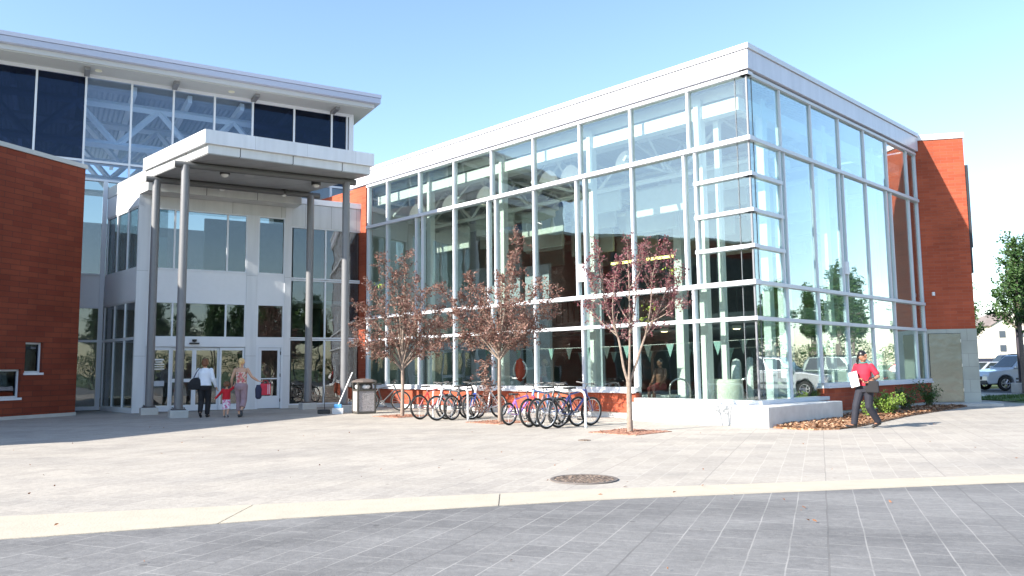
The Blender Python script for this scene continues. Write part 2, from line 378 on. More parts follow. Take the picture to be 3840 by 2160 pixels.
# curved pale band
def bez(t, P): 
    return sum(P[i][0] * w for i, w in enumerate((1 - t, t))), sum(P[i][1] * w for i, w in enumerate((1 - t, t)))
def curve_y(x, pts):
    for (x0, y0), (x1, y1) in zip(pts[:-1], pts[1:]):
        if x <= x1: return y0 + (y1 - y0) * (x - x0) / (x1 - x0)
    (x0, y0), (x1, y1) = pts[-2:]; return y0 + (y1 - y0) * (x - x0) / (x1 - x0)
top = [(-20, 4.4), (-4.85, 7.72), (-2.24, 8.32), (.91, 9.03), (6.2, 9.86), (17.3, 11.0)]
bot = [(-20, 3.3), (-4.19, 6.66), (-2.0, 7.50), (.84, 8.32), (5.81, 9.24), (17.3, 10.4)]
xs = [-20 + i * 37.2 / 60 for i in range(61)]
sheet("foreground_pavement", [(-20, -24), (17.2, -24)] + [(x, curve_y(x, bot) + .05) for x in reversed(xs)], 0.004, DPAVE)
band = MB()
BANDM = mat("pale_concrete_band", (.41, .365, .29), .85, var=.07, vscale=4, bump=.25)
N = len(xs)
for k in range(0, N - 1):
    x0, x1 = xs[k], xs[k + 1]
    g = .012 if k % 4 == 0 else 0
    band.prism([(x0 + g, curve_y(x0, bot)), (x1, curve_y(x1, bot)), (x1, curve_y(x1, top)), (x0 + g, curve_y(x0, top))], -.02, .010)
bo = band.build("concrete_band", BANDM); bo["kind"] = "structure"
# car park to the right
sheet("parking_lot", [(19.0, -20), (140, -20), (140, 75), (60, 75), (20.0, 38.2), (19.0, 36)], -.012, ASPH)
GRM = speckle_mat("lawn_grass", [(.05, .10, .022), (.075, .135, .03), (.04, .085, .02), (.09, .15, .04)], 30)
lawn = MB()
lawn.prism([(17.6, 28.9), (22.5, 30.8), (40, 41), (39, 42.8), (22.3, 34.6), (17.0, 31.4)], -.02, .05)
for i in range(2600):      # short blades so that the strip has a soft edge
    t = random.random(); u = random.random()
    x = 17.3 + t * 22; yb = 29.0 + (x - 17.6) * .54; y = yb + u * 2.4
    h = random.uniform(.05, .11); n = len(lawn.v); a = random.uniform(0, pi); dx, dy = cos(a) * .02, sin(a) * .02
    lawn.v += [(x - dx, y - dy, .04), (x + dx, y + dy, .04), (x + random.uniform(-.03, .03), y, .05 + h)]; lawn.f.append((n, n + 1, n + 2)); lawn.mi.append(0)
lo = lawn.build("lawn_strip", GRM); tag(lo, kind="stuff", label="short green grass strip between the sidewalk and the car park", cat="grass")
# mulch bed
MUL = speckle_mat("wood_mulch", [(.20, .095, .045), (.33, .17, .09), (.12, .06, .03), (.42, .27, .17), (.25, .12, .06)], 22, .95)
bedp = [(5.64, 17.52), (6.0, 17.05), (6.32, 16.86), (6.85, 16.98), (7.6, 17.7), (8.8, 19.15), (10.2, 20.9), (11.8, 22.65), (13.6, 24.6), (14.75, 25.95),
        (13.9, 26.4), (12.6, 25.1), (10.5, 23.3), (8.5, 21.3), (7.0, 19.6)]
bed = MB(); bed.prism(bedp, -.01, .035)
def inpoly(x, y, P):
    c = False; j = len(P) - 1
    for i in range(len(P)):
        if (P[i][1] > y) != (P[j][1] > y) and x < (P[j][0] - P[i][0]) * (y - P[i][1]) / (P[j][1] - P[i][1]) + P[i][0]: c = not c
        j = i
    return c
k = 0
while k < 6800:
    x = random.uniform(5.4, 15); y = random.uniform(16.7, 26.6)
    if not inpoly(x, y, bedp): continue
    k += 1
    L_ = random.uniform(.018, .058); w = L_ * random.uniform(.25, .5); a = random.uniform(0, 2 * pi); tl = random.uniform(-.5, .5)
    c, s_ = cos(a), sin(a); z = .036 + random.uniform(0, .03); n = len(bed.v)
    for (u, v) in ((-1, -1), (1, -1), (1, 1), (-1, 1)):
        bed.v.append((x + c * u * L_ - s_ * v * w, y + s_ * u * L_ + c * v * w, z + u * tl * L_ + .01))
    bed.f.append((n, n + 1, n + 2, n + 3)); bed.mi.append(random.choice((0, 1, 2, 3)))
MC = [MUL, mat("chip_tan", (.46, .29, .18), .9), mat("chip_brown", (.22, .105, .05), .9), mat("chip_orange", (.34, .17, .085), .9)]
bd = bed.build("mulch_bed", MC); tag(bd, "loose brown and tan wood mulch bed beside the brick base wall", "mulch", kind="stuff")

# ================================================================= the glass hall
HC = Vector((5.771, 18.848, 0)); HR = radians(44.1)      # local x = s (along right facade), y = t (along left facade)
hall = empty("glass_hall", HC, HR, "tall glass-walled sports hall with white mullions, white roof fascia and low brick base", "building")
W = WHITE
def pane(par, mt, a, b, name="window_pane"): return MB().box(a, b).build(name, mt, par)
H1, H2, H3, HT = 6.84, 3.34, 2.48, 8.44
# --- left facade (plane s=0)
TM = [0.0, 1.68, 3.53, 5.38, 7.27, 9.17, 11.07, 13.0, 14.98, 16.23]
dbl = {1: .17, 3: .16, 5: .18, 7: .18}
mw = .031
def mullL(t, z0, z1, w=mw): part(hall, "mullion", FRAME, (-.06, t - w, z0), (.11, t + w, z1))
FRS = mat("shade_toned_frame", (.56, .59, .64), .35)  # frame white made duller: the shade on this side is put into the colour
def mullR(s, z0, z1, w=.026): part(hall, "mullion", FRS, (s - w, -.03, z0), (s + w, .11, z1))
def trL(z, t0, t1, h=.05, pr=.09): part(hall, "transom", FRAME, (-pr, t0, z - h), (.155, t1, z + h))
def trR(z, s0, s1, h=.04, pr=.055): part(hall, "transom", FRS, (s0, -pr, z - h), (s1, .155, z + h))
def baseL(t): return .54 if t < 3.5 else .82
for i, t in enumerate(TM):
    if i == 0: continue
    mullL(t, H1 + .05, HT)
    if i in dbl:
        for sg in (-1, 1): mullL(t + sg * dbl[i], H2 + .05, H1 - .05)
    elif i < 9: mullL(t, H2 + .05, H1 - .05)
    else: mullL(t, baseL(t), H1 - .05, .05)
    if i < 9:
        mullL(t, H3 + .045, H2 - .05)
        mullL(t, baseL(t - .01), H3 - .045, mw if i != 2 else .06)
trL(HT + .02, -.09, 16.3, .04); trL(H1, -.09, 16.28, .055, .11); trL(H2, -.09, 16.28, .055, .11); trL(H3, -.09, 16.28, .045)
for z in (5.96, 5.08, 4.21): trL(z, -.09, 1.55, .045); trR(z, -.09, 1.52, .045)
rows = [(H1 + .055, HT - .02), (H2 + .055, H1 - .055), (H3 + .045, H2 - .055)]
for i in range(9):
    t0, t1 = TM[i], TM[i + 1]
    for ri, (z0, z1) in enumerate(rows):
        a, b = t0, t1
        if ri == 1:
            if i in dbl: a = t0 + dbl[i]
            if (i + 1) in dbl: b = t1 - dbl[i + 1]
        if i == 0:
            zz = [(z0, z1)] if ri != 1 else [(H2 + .055, 4.165), (4.255, 5.035), (5.125, 5.915), (6.005, H1 - .055)]
            for (p, q) in zz:
                pane(hall, GLASS, (.02, .02, p), (.03, .325, q)); pane(hall, GLASS, (.02, .335, p), (.03, b, q))
        else:
            pane(hall, GLASS, (.02, a + mw, z0), (.03, b - mw, z1))
    zb = .56 if i < 2 else .82
    if i == 0:
        pane(hall, GLASS, (.02, .02, zb), (.03, .325, H3 - .045)); pane(hall, GLASS, (.02, .335, zb), (.03, t1 - mw, H3 - .045))
    else: pane(hall, GLASS, (.02, t0 + mw, zb), (.03, t1 - mw, H3 - .045))
for i in dbl: 
    t = TM[i]; w = dbl[i]
    pane(hall, GLASS, (.02, t - w + mw, H2 + .055), (.03, t + w - mw, H1 - .055))
for t in (.33,):
    part(hall, "glass_joint", mat("silicone_joint", (.10, .11, .12), .5), (.012, t - .008, .56), (.036, t + .008, HT))
    part(hall, "glass_joint", MATS["silicone_joint"], (.26 - .008, .012, .56), (.26 + .008, .036, HT))
part(hall, "corner_joint", mat("dark_corner_trim", (.16, .165, .18), .4), (-.012, -.012, .56), (.03, .03, HT))
# --- right facade (plane t=0)
SM = [0.0, 1.6, 3.33, 5.1, 6.84, 8.58, 10.3, 11.08]
dblR = {1: .11, 3: .13, 5: .18}
for i, s in enumerate(SM):
    if i == 0: continue
    mullR(s, H1 + .05, HT)
    if i in dblR:
        for sg in (-1, 1): mullR(s + sg * dblR[i], H2 + .05, H1 - .05)
    else: mullR(s, H2 + .05, H1 - .05)
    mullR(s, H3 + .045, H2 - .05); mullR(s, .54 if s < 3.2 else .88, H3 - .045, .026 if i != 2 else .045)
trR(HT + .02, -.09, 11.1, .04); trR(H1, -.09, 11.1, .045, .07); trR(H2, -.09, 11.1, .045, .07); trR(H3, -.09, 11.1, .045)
for i in range(7):
    s0, s1 = SM[i], SM[i + 1]
    for ri, (z0, z1) in enumerate(rows):
        a, b = s0, s1
        if ri == 1:
            if i in dblR: a = s0 + dblR[i]
            if (i + 1) in dblR: b = s1 - dblR[i + 1]
        if i == 0:
            zz = [(z0, z1)] if ri != 1 else [(H2 + .055, 4.165), (4.255, 5.035), (5.125, 5.915), (6.005, H1 - .055)]
            for (p, q) in zz:
                pane(hall, GLASSR, (.02, .02, p), (.255, .03, q)); pane(hall, GLASSR, (.265, .02, p), (b, .03, q))
        else: pane(hall, GLASSR, (a + mw, .02, z0), (b - mw, .03, z1))
    zb = .56 if i < 2 else .88
    if i == 0:
        pane(hall, GLASSR, (.02, .02, zb), (.255, .03, H3 - .045)); pane(hall, GLASSR, (.265, .02, zb), (s1 - mw, .03, H3 - .045))
    else: pane(hall, GLASSR, (s0 + mw, .02, zb), (s1 - mw, .03, H3 - .045))
for i in dblR:
    s = SM[i]; w = dblR[i]
    pane(hall, GLASSR, (s - w + mw, .02, H2 + .055), (s + w - mw, .03, H1 - .055))
# small louvre boxes in the narrow strips
part(hall, "louvre_box", WHITE, (-.09, 5.25, 3.8), (.02, 5.51, 4.3)); part(hall, "louvre_box", FRAME, (5.0, -.08, 3.9), (5.2, .02, 4.25))
# sills, brick base and foundations
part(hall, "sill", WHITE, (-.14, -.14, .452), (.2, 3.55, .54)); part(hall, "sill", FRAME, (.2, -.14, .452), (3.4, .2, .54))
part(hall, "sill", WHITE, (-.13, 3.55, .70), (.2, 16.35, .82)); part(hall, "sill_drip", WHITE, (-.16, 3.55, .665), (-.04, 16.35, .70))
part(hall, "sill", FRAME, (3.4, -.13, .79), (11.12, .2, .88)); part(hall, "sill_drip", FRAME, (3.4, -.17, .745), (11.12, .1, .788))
part(hall, "brick_base", BRICK, (-.07, 3.56, .15), (.2, 16.35, .664)); part(hall, "foundation", CONCW, (-.03, 3.56, -.1), (.2, 16.35, .15))
part(hall, "brick_base", BRICK, (3.41, -.07, .13), (11.12, .2, .744)); part(hall, "foundation", CONCW, (3.41, -.02, -.1), (11.12, .2, .13))
# roof, fascia and coping
fas = panel_mat("fascia_panel", (.60, .61, .68), 3.7, 9.0, oz=3, gap=.006, dark=.7, rough=.32)
part(hall, "fascia", fas, (-.12, -.12, 8.545), (.3, 17.4, 9.02)); part(hall, "fascia", fas, (.3, -.12, 8.545), (11.12, .3, 9.02))
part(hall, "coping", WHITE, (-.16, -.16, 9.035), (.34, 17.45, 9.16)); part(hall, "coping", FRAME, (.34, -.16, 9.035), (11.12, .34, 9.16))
part(hall, "shadow_gap", mat("gap_grey", (.13, .13, .145), .6), (-.03, -.03, 8.482), (.28, 17.3, 8.543)); part(hall, "coping_gap", MATS["gap_grey"], (-.09, -.09, 9.021), (.28, 17.3, 9.034))
part(hall, "roof", mat("roof_membrane", (.35, .35, .35), .9), (.35, .35, 8.72), (11.1, 17.3, 9.0)); part(hall, "roof", MATS["roof_membrane"], (11.1, 3.2, 8.72), (18.2, 17.3, 9.0))
part(hall, "ceiling_deck", deck_mat("ribbed_deck", (.56, .56, .55)), (.2, .2, 8.64), (11.1, 17.2, 8.70)); part(hall, "ceiling_deck", MATS["ribbed_deck"], (11.1, 3.2, 8.64), (18.0, 17.2, 8.70))
part(hall, "brick_wall", BRICK, (-.05, 16.36, 0), (.25, 22.5, 8.50))
WALLIN = mat("interior_wall", (.40, .42, .40), .8, var=.08, vscale=1.2)
part(hall, "interior_wall", WALLIN, (.25, 17.0, 2.9), (18.2, 17.3, 8.6)); part(hall, "interior_wall", mat("interior_wall_low", (.20, .225, .21), .7, var=.2, vscale=.8), (.25, 17.0, .12), (18.2, 17.28, 2.9))
part(hall, "interior_brick_wall", mat("interior_brick", (.13, .11, .10), .8, var=.15), (17.6, 6.0, 2.9), (18.2, 11.5, 8.6)); part(hall, "interior_wall", MATS["interior_wall"], (17.6, 3.2, 2.9), (18.2, 5.99, 8.6)); part(hall, "interior_wall", MATS["interior_wall"], (17.6, 11.51, 2.9), (18.2, 17.0, 8.6)); part(hall, "interior_wall", MATS["interior_wall_low"], (17.6, 3.2, .12), (18.2, 17.0, 2.9))
for (a_, b_, z_) in ((11.6, 12.9, 5.4), (13.2, 14.4, 6.0), (14.7, 16.2, 5.6), (9.0, 9.8, 5.2)): part(hall, "partition_panel", mat("partition_grey", (.38, .42, .47), .6, var=.06), (5.2, a_, .12), (5.35, b_, z_))
part(hall, "interior_wall", WALLIN, (11.15, .4, .12), (11.3, 3.4, 8.6)); part(hall, "interior_wall", WALLIN, (11.3, 3.2, .12), (17.6, 3.4, 8.6)); 
part(hall, "pool_floor", mat("pool_tile", (.30, .36, .36), .25, var=.15, vscale=2), (.2, .2, .02), (18, 17, .12))
part(hall, "mezzanine_balcony", mat("balcony_front", (.20, .21, .21), .7, var=.1), (9.2, 3.2, 2.75), (17.6, 16.8, 3.35))
for t in [3.4 + i * .35 for i in range(38)]:
    part(hall, "balcony_rail", BLACK, (9.22, t - .015, 3.35), (9.25, t + .015, 4.25))
part(hall, "balcony_handrail", BLACK, (9.2, 3.3, 4.25), (9.28, 16.6, 4.3))
# long beam just behind the left facade and the one behind the right facade
IW = mat("interior_white_steel", (.72, .72, .68), .5)
part(hall, "edge_beam", IW, (.45, .5, 7.78), (.78, 16.6, 8.12)); part(hall, "edge_beam_flange", IW, (.52, .5, 8.2), (.7, 16.6, 8.5))
part(hall, "edge_beam", IW, (.9, .45, 7.78), (10.9, .78, 8.12))
for i in (1, 3, 5, 7):
    t = TM[i]; part(hall, "column", IW, (.40, t - .11, .12), (.60, t + .11, 8.3))
for i in (1, 3, 5): part(hall, "column", IW, (SM[i] - .11, .42, .12), (SM[i] + .11, .62, 8.3))
for i in (1, 3, 5): part(hall, "column", IW, (5.3, TM[i] + .2, .12), (5.6, TM[i] + .5, 8.0))
MB().lathe([(0, 0), (.42, 0), (.42, .85), (.38, .9), (0, .9)], (1.05, 1.5, .12), 20).build("column_pedestal", mat("cream_plinth", (.62, .62, .52), .8, var=.08), hall, smooth=True)
part(hall, "column", IW, (.82, 1.32, 1.0), (.96, 1.46, 8.1)); part(hall, "column", IW, (1.08, 1.50, 1.0), (1.22, 1.64, 8.1))
MB().lathe([(0, 0), (.42, 0), (.42, .85), (.38, .9), (0, .9)], (2.5, .95, .12), 20).build("column_pedestal", MATS["cream_plinth"], hall, smooth=True)
# roof trusses across the hall
def truss(par, p0, p1, z0, z1, n, m, w=.05, name="roof_truss"):
    p0 = Vector(p0); p1 = Vector(p1); mb = MB()
    for z in (z0, z1): mb.tube((*p0.xy, z), (*p1.xy, z), w * 1.3, seg=4)
    for i in range(n):
        a = p0.lerp(p1, i / n); c = p0.lerp(p1, (i + .5) / n); b = p0.lerp(p1, (i + 1) / n)
        mb.tube((*a.xy, z0), (*c.xy, z1), w, seg=4); mb.tube((*c.xy, z1), (*b.xy, z0), w, seg=4)
    return mb.build(name, m, par)
for t in (4.45, 8.2, 12.0, 15.8): truss(hall, (.85, t, 0), (11.0, t, 0), 7.35, 8.45, 5, IW, .042)
for s_ in (2.9, 6.6, 10.2): truss(hall, (s_, .8, 0), (s_, 16.7, 0), 7.15, 8.5, 5, IW, .06)
# hanging acoustic baffles
BAF = mat("baffle_white", (.50, .52, .47), .8, var=.06)
for r, s in enumerate((3.0, 4.3, 5.7, 7.1, 8.5, 10.0, 11.6, 13.2)):
    for k in range(6):
        t = 1.3 + k * 2.5 + (r % 2) * 1.25
        if t + 2.0 > 16.8: continue
        z = 6.45 - (k % 2) * .38 - (r % 3) * .22
        MB().box((s, t, z), (s + .12, t + 2.05, z + .85)).build("acoustic_baffle", BAF, hall, bevel=.02)
for s in (3.8, 7.4, 11.0): part(hall, "ceiling_duct", BAF, (s, 1.0, 6.95), (s + .3, 16.6, 7.2))

# ---- things hanging or standing in the hall
HM = Matrix.Translation(HC) @ Matrix.Rotation(HR, 4, 'Z')
def hp(s, t, z): return HM @ Vector((s, t, z))
LAMPG = glass_mat("lamp_glass", (.80, .84, .78), .12)
def pendant(t, s, z, lab):
    o = empty("pendant_lamp", hp(s, t, z), HR, lab, "pendant lamp", "pendant lamps hanging behind the tall glass wall")
    MB().lathe([(.03, .50), (.13, .46), (.24, .34), (.33, .15), (.36, 0), (.34, -.03), (.31, 0), (.22, .28), (.12, .40), (.03, .44)], n=18).build("lamp_shade", mat("milky_shade", (.90, .91, .86), .3, coat=.3, emit=((1, .98, .9), .12)), o, smooth=True)
    MB().tube((0, 0, .4), (0, 0, 8.64 - z), .012, seg=6).build("cord", IW, o)
    MB().ball((0, 0, .12), .07).build("bulb", mat("lamp_bulb", (.9, .85, .7), .3, emit=((1, .85, .6), 1.5)), o, smooth=True)
for t, lab in ((5.4, "white bell pendant lamp nearest the hall corner, behind the top glass row"),
               (7.7, "white bell pendant lamp behind the glass, right one of the close pair"),
               (8.7, "white bell pendant lamp behind the glass, left one of the close pair"),
               (11.9, "white bell pendant lamp behind the glass, left of the close pair"),
               (13.9, "small white bell pendant lamp second from the far left end of the hall"),
               (16.0, "smallest white bell pendant lamp at the far left end of the hall")):
    pendant(t, 2.2, 7.55, lab)
YEL = mat("yellow_tube_light", (.9, .85, .3), .5, emit=((1, .9, .25), 2.2))
for (s, t, z, lab) in ((6, 8.5, 5.2, "yellow strip light seen behind the right plum tree crown, left piece"), (6, 6.9, 5.2, "yellow strip light seen behind the right plum tree crown, right piece")):
    o = MB().box((-.06, -.6, -.04), (.06, .6, .04)).build("strip_light", YEL, loc=hp(s, t, z), rz=HR); tag(o, lab, "strip light", "yellow strip lights in the hall")
WARM = mat("warm_downlight", (.9, .8, .6), .5, emit=((1, .78, .45), 3.0))
i = 0
for (s, t, lab) in ((6, 13.2, "warm downlight under the balcony near the far left of the hall"), (6, 10.2, "warm downlight under the balcony, left of the middle plum tree trunk"),
                    (6.5, 7.2, "warm downlight under the balcony between middle and right plum trees"), (7, 4.6, "warm downlight low behind the right plum tree"),
                    (7, 2.9, "warm downlight closest to the hall corner column")):
    o = empty("downlight", hp(s, t, 2.62), HR, lab, "downlight", "warm downlights under the balcony")
    MB().lathe([(0, -.03), (.10, -.03), (.13, .0)], n=14).build("lens", WARM, o); MB().lathe([(.13, -.01), (.15, .0), (.15, .10), (0, .10)], n=14).build("housing", IW, o, smooth=True)
for (s, t) in ((6, 13.2), (6, 10.2), (6.5, 7.2), (7, 4.6), (7, 2.9)):
    pass
part(hall, "downlight_rail", DARK, (5.7, 2.2, 2.72), (7.3, 16.8, 2.80))
# pennant strings
TEAL = mat("pennant_teal", (.24, .38, .35), .7); DKP = mat("pennant_dark", (.05, .07, .07), .7)
for (s, z0, lab) in ((4.0, 2.15, "string of teal and dark triangle pennants across the pool, nearer the glass"),
                     (7.6, 2.05, "string of teal and dark triangle pennants farther back in the hall")):
    o = empty("pennant_string", hp(s, 1.5, z0), HR, lab, "pennant string", "pennant strings over the pool")
    MB().path([(0, k * 1.5, -.10 * (1 - ((k - 5) / 5) ** 2)) for k in range(11)], .007, 5).build("cord", IW, o)
    for k in range(17):
        y = .3 + k * .86; zz = -.10 * (1 - ((y - 7.5) / 7.5) ** 2)
        mb = MB(); mb.v = [(0, y - .15, zz), (0, y + .15, zz), (0, y, zz - .42), (.012, y - .15, zz), (.012, y + .15, zz), (.012, y, zz - .42)]
        mb.f = [(0, 1, 2), (5, 4, 3), (0, 3, 4, 1), (1, 4, 5, 2), (2, 5, 3, 0)]; mb.mi = [0] * 5
        mb.build("pennant", TEAL if k % 2 == 0 else DKP, o)
# pool ladders / hand rails
for (s, t, lab) in ((1.4, 3.15, "arched steel pool handrail behind the low glass right of the right plum tree"), (3.2, 2.1, "arched steel pool handrail beside the black ribbed tyre rings")):
    pts = [(0, -.28, 0)] + [(0, -.28 * cos(a * pi / 8), .62 + .28 * sin(a * pi / 8)) for a in range(9)] + [(0, .28, 0)]
    o = MB().path(pts, .022, 8).build("pool_handrail", CHROME, loc=hp(s, t, .12), rz=HR + .5, smooth=True); tag(o, lab, "handrail", "arched pool handrails")
o = empty("water_play_wheel", hp(2.2, 1.15, .12), HR + .5, "large black ribbed wheel with white spray rings standing low in the glass corner", "water wheel")
tb = MB(); tb.torus((0, 0, .72), .55, .17, 'Y', 30, 10)
for k in range(30):
    a = 2 * pi * k / 30; c = Vector((cos(a) * .72, 0, .72 + sin(a) * .72))
    tb.box(c - Vector((.035, .17, .035)), c + Vector((.035, .17, .035)))
tb.build("tyre", BLACK, o, smooth=True)
FO = mat("white_foam_ring", (.72, .76, .74), .6, var=.25, vscale=14, bump=.8, bscale=20)
MB().torus((-.05, -.26, .74), .62, .05, 'Y', 34, 8).build("ring", CHROME, o, smooth=True)
MB().torus((.12, .26, .72), .66, .10, 'Y', 34, 8).build("foam_ring", FO, o, smooth=True)
MB().torus((.25, .62, .70), .62, .12, 'Y', 34, 8).build("foam_ring", FO, o, smooth=True)
o = empty("rescue_board", hp(.62, 8.6, 1.3), HR, "small red and white board hung on the column behind the glass", "rescue board")
MB().lathe([(0, -.38), (.12, -.3), (.17, 0), (.12, .3), (0, .38)], n=16).build("board", mat("rescue_red", (.55, .06, .03), .4), o, smooth=True)
MB().torus((0, 0, 0), .3, .025, 'X', 24, 6).build("rim", WHITE, o, smooth=True)
for (s, t, c, lab) in ((4.5, 6.1, (.30, .10, .06), "dim seated bather with brown skin behind the glass near the right tree"),):
    pass

# concrete plinth in front of the hall corner
pl_ = empty("concrete_plinth", HC, HR, "low pale concrete plinth wrapping the glass corner of the hall", "concrete plinth")
MB().prism([(-.97, -.73), (2.8, -.73), (2.8, -.02), (-.02, -.02), (-.02, 3.4), (-.60, 3.4)], -.05, .449).build("plinth_block", CONCW, pl_, bevel=.012)

# brick fin wall with steel door at the far right
FR = radians(90 - 102.0); FP = HM @ Vector((11.12, 0, 0))
fin = empty("brick_end_wall", FP, FR, "tall red brick end wall with white coping and block base at the right end", "brick wall")
part(fin, "brick_wall", BRICK, (0, 0, 2.5), (1.53, 4.5, 8.93)); part(fin, "coping", WHITE, (-.0, -.03, 8.932), (1.56, 4.5, 9.12))
blk = brick_mat("grey_block", (.38, .40, .37), (.33, .35, .32), (.27, .28, .26), bw=.62, rh=.42, ms=.008)
part(fin, "block_base", blk, (.0, -.012, 0), (1.55, 4.5, 2.498))
part(fin, "door_recess", DARK, (.06, -.014, .2), (1.05, -.0125, 2.36)); part(fin, "door_step", CONC, (-.2, -.9, -.02), (1.9, 0-.015, .09))
steel = bpy.data.materials.new("stainless_steel"); steel.use_nodes = True
nt = steel.node_tree; b = nt.nodes["Principled BSDF"]; b.inputs["Base Color"].default_value = (.24, .245, .235, 1); b.inputs["Metallic"].default_value = 1; b.inputs["Roughness"].default_value = .25
tc = nt.nodes.new("ShaderNodeTexCoord"); nz = nt.nodes.new("ShaderNodeTexNoise"); nz.inputs["Scale"].default_value = 1.8
nt.links.new(tc.outputs["Object"], nz.inputs["Vector"]); bp = nt.nodes.new("ShaderNodeBump"); bp.inputs["Strength"].default_value = .45; bp.inputs["Distance"].default_value = .04
nt.links.new(nz.outputs["Fac"], bp.inputs["Height"]); nt.links.new(bp.outputs[0], b.inputs["Normal"])
dr = part(fin, "steel_door", steel, (.075, -.045, .11), (1.035, -.018, 2.345))
for z in (.5, 1.3, 2.1): part(dr, "hinge", CHROME, (1.03, -.055, z - .05), (1.05, -.02, z + .05))
part(fin, "wall_light", WHITE, (.27, -.06, 3.62), (.35, 0, 3.74))
part(fin, "banner_frame", DARK, (1.532, .03, 5.2), (1.64, .35, 8.0)); part(fin, "banner_frame", DARK, (1.532, .03, 4.35), (1.60, .35, 5.199))

# ================================================================= entrance block, main building, brick wing
EP = Vector((-12.71, 26.8, 0)); ER = radians(30.2)
EM = Matrix.Translation(EP) @ Matrix.Rotation(ER, 4, 'Z')
def ep(x, y, z=0): return EM @ Vector((x, y, z))
def dl(y): return -.247 * y            # x of the vestibule side line at depth y
ent = empty("entrance_vestibule", EP, ER, "two-storey white panelled entrance vestibule with automatic sliding doors", "entrance")
Z1, Z2, Z3, ZT = 2.53, 3.72, 4.93, 6.93
GW = .012
# pillars of the door front
WP = panel_mat("white_wall_panel", (.62, .63, .655), 8, 2.9, oz=1.0, gap=.012, dark=.55)
part(ent, "pillar", WP, (-.0, 0, 0), (.36, .3, 7.43)); part(ent, "pillar", WP, (3.62, 0, 0), (4.0, .3, 7.02)); part(ent, "pillar", WP, (4.98, 0, 0), (5.2, .3, 7.43))
part(ent, "upper_panel", panel_mat("upper_wall_panel", (.56, .56, .55), 1.75, 9, ox=.4, gap=.012), (.361, .02, 7.02), (4.979, .3, 7.43))
part(ent, "spandrel_panel", WHITE, (.361, .03, 3.78), (3.619, .25, 4.88)); part(ent, "spandrel_panel", WHITE, (4.001, .03, 3.78), (4.979, .25, 4.88))
FV = mat("frame_vestibule", (.66, .68, .72), .35)
def fr(par, x0, x1, z0, z1, y=0.0, t=.05, d=.1, name="window", gm=None, bars=()):
    mb = MB(); mb.box((x0, y, z0), (x0 + t, y + d, z1)).box((x1 - t, y, z0), (x1, y + d, z1)).box((x0 + t, y, z0), (x1 - t, y + d, z0 + t)).box((x0 + t, y, z1 - t), (x1 - t, y + d, z1))
    for bx in bars: mb.box((bx - .03, y + .004, z0 + t), (bx + .03, y + d, z1 - t))
    o = mb.build(name, FV, par)
    xs_ = [x0 + t] + list(bars) + [x1 - t]
    for a, b in zip(xs_[:-1], xs_[1:]):
        a2 = a + (.03 if a in bars else 0); b2 = b - (.03 if b in bars else 0)
        part(o, "pane", gm or GLASSV, (a2, y + .05, z0 + t), (b2, y + .05 + GW, z1 - t))
    return o
fr(ent, .361, 3.619, 4.88, 7.02, .01, bars=(1.17, 2.93)); fr(ent, .361, 3.619, 2.53, 3.78, .01, bars=(1.17, 2.93))
fr(ent, 4.001, 4.979, 4.88, 7.02, .01); fr(ent, 4.001, 4.979, 2.53, 3.78, .01)
part(ent, "door_header", WHITE, (.361, -.02, 2.22), (3.619, .25, 2.53))
part(ent, "door_header", WHITE, (4.001, .0, 2.30), (4.979, .2, 2.53))
mb = MB().box((1.74, -.10, 2.31), (2.06, -.02, 2.36)); mb.lathe([(0, -.02), (.07, 0), (.08, .07), (0, .08)], (1.9, -.06, 2.40), 12); mb.build("door_sensor", BLACK, ent)
def door(x0, x1, y, rail=True, lab=None):
    mb = MB(); t = .07
    mb.box((x0, y, .02), (x0 + t, y + .05, 2.2)).box((x1 - t, y, .02), (x1, y + .05, 2.2)).box((x0 + t, y, .02), (x1 - t, y + .05, .22)).box((x0 + t, y, 2.1), (x1 - t, y + .05, 2.2))
    if rail: mb.box((x0 + t, y, 1.0), (x1 - t, y + .05, 1.12))
    o = mb.build("sliding_door", FV, ent)
    if rail: part(o, "pane", GLASSV, (x0 + t, y + .02, .22), (x1 - t, y + .03, 1.0)); part(o, "pane", GLASSV, (x0 + t, y + .02, 1.12), (x1 - t, y + .03, 2.1))
    else: part(o, "pane", GLASSV, (x0 + t, y + .02, .22), (x1 - t, y + .03, 2.1))
    return o
d0 = door(.37, 1.17, .03, False); door(1.17, 1.93, .10); door(1.93, 2.76, .10); door(2.76, 3.61, .03, False)
STK = mat("decal_white", (.75, .75, .76), .6)
for (z, w, h) in ((1.78, .30, .05), (1.70, .22, .035), (1.62, .34, .035), (1.54, .30, .03), (1.46, .34, .03)):
    part(d0, "lettering_line", STK, (.80 - w / 2, .040, z - h / 2), (.80 + w / 2, .046, z + h / 2))
part(d0, "notice", mat("notice_paper", (.42, .44, .48), .6), (.60, .040, .88), (.98, .046, 1.06)); part(d0, "notice", BLACK, (.72, .040, 1.2), (.84, .046, 1.34))
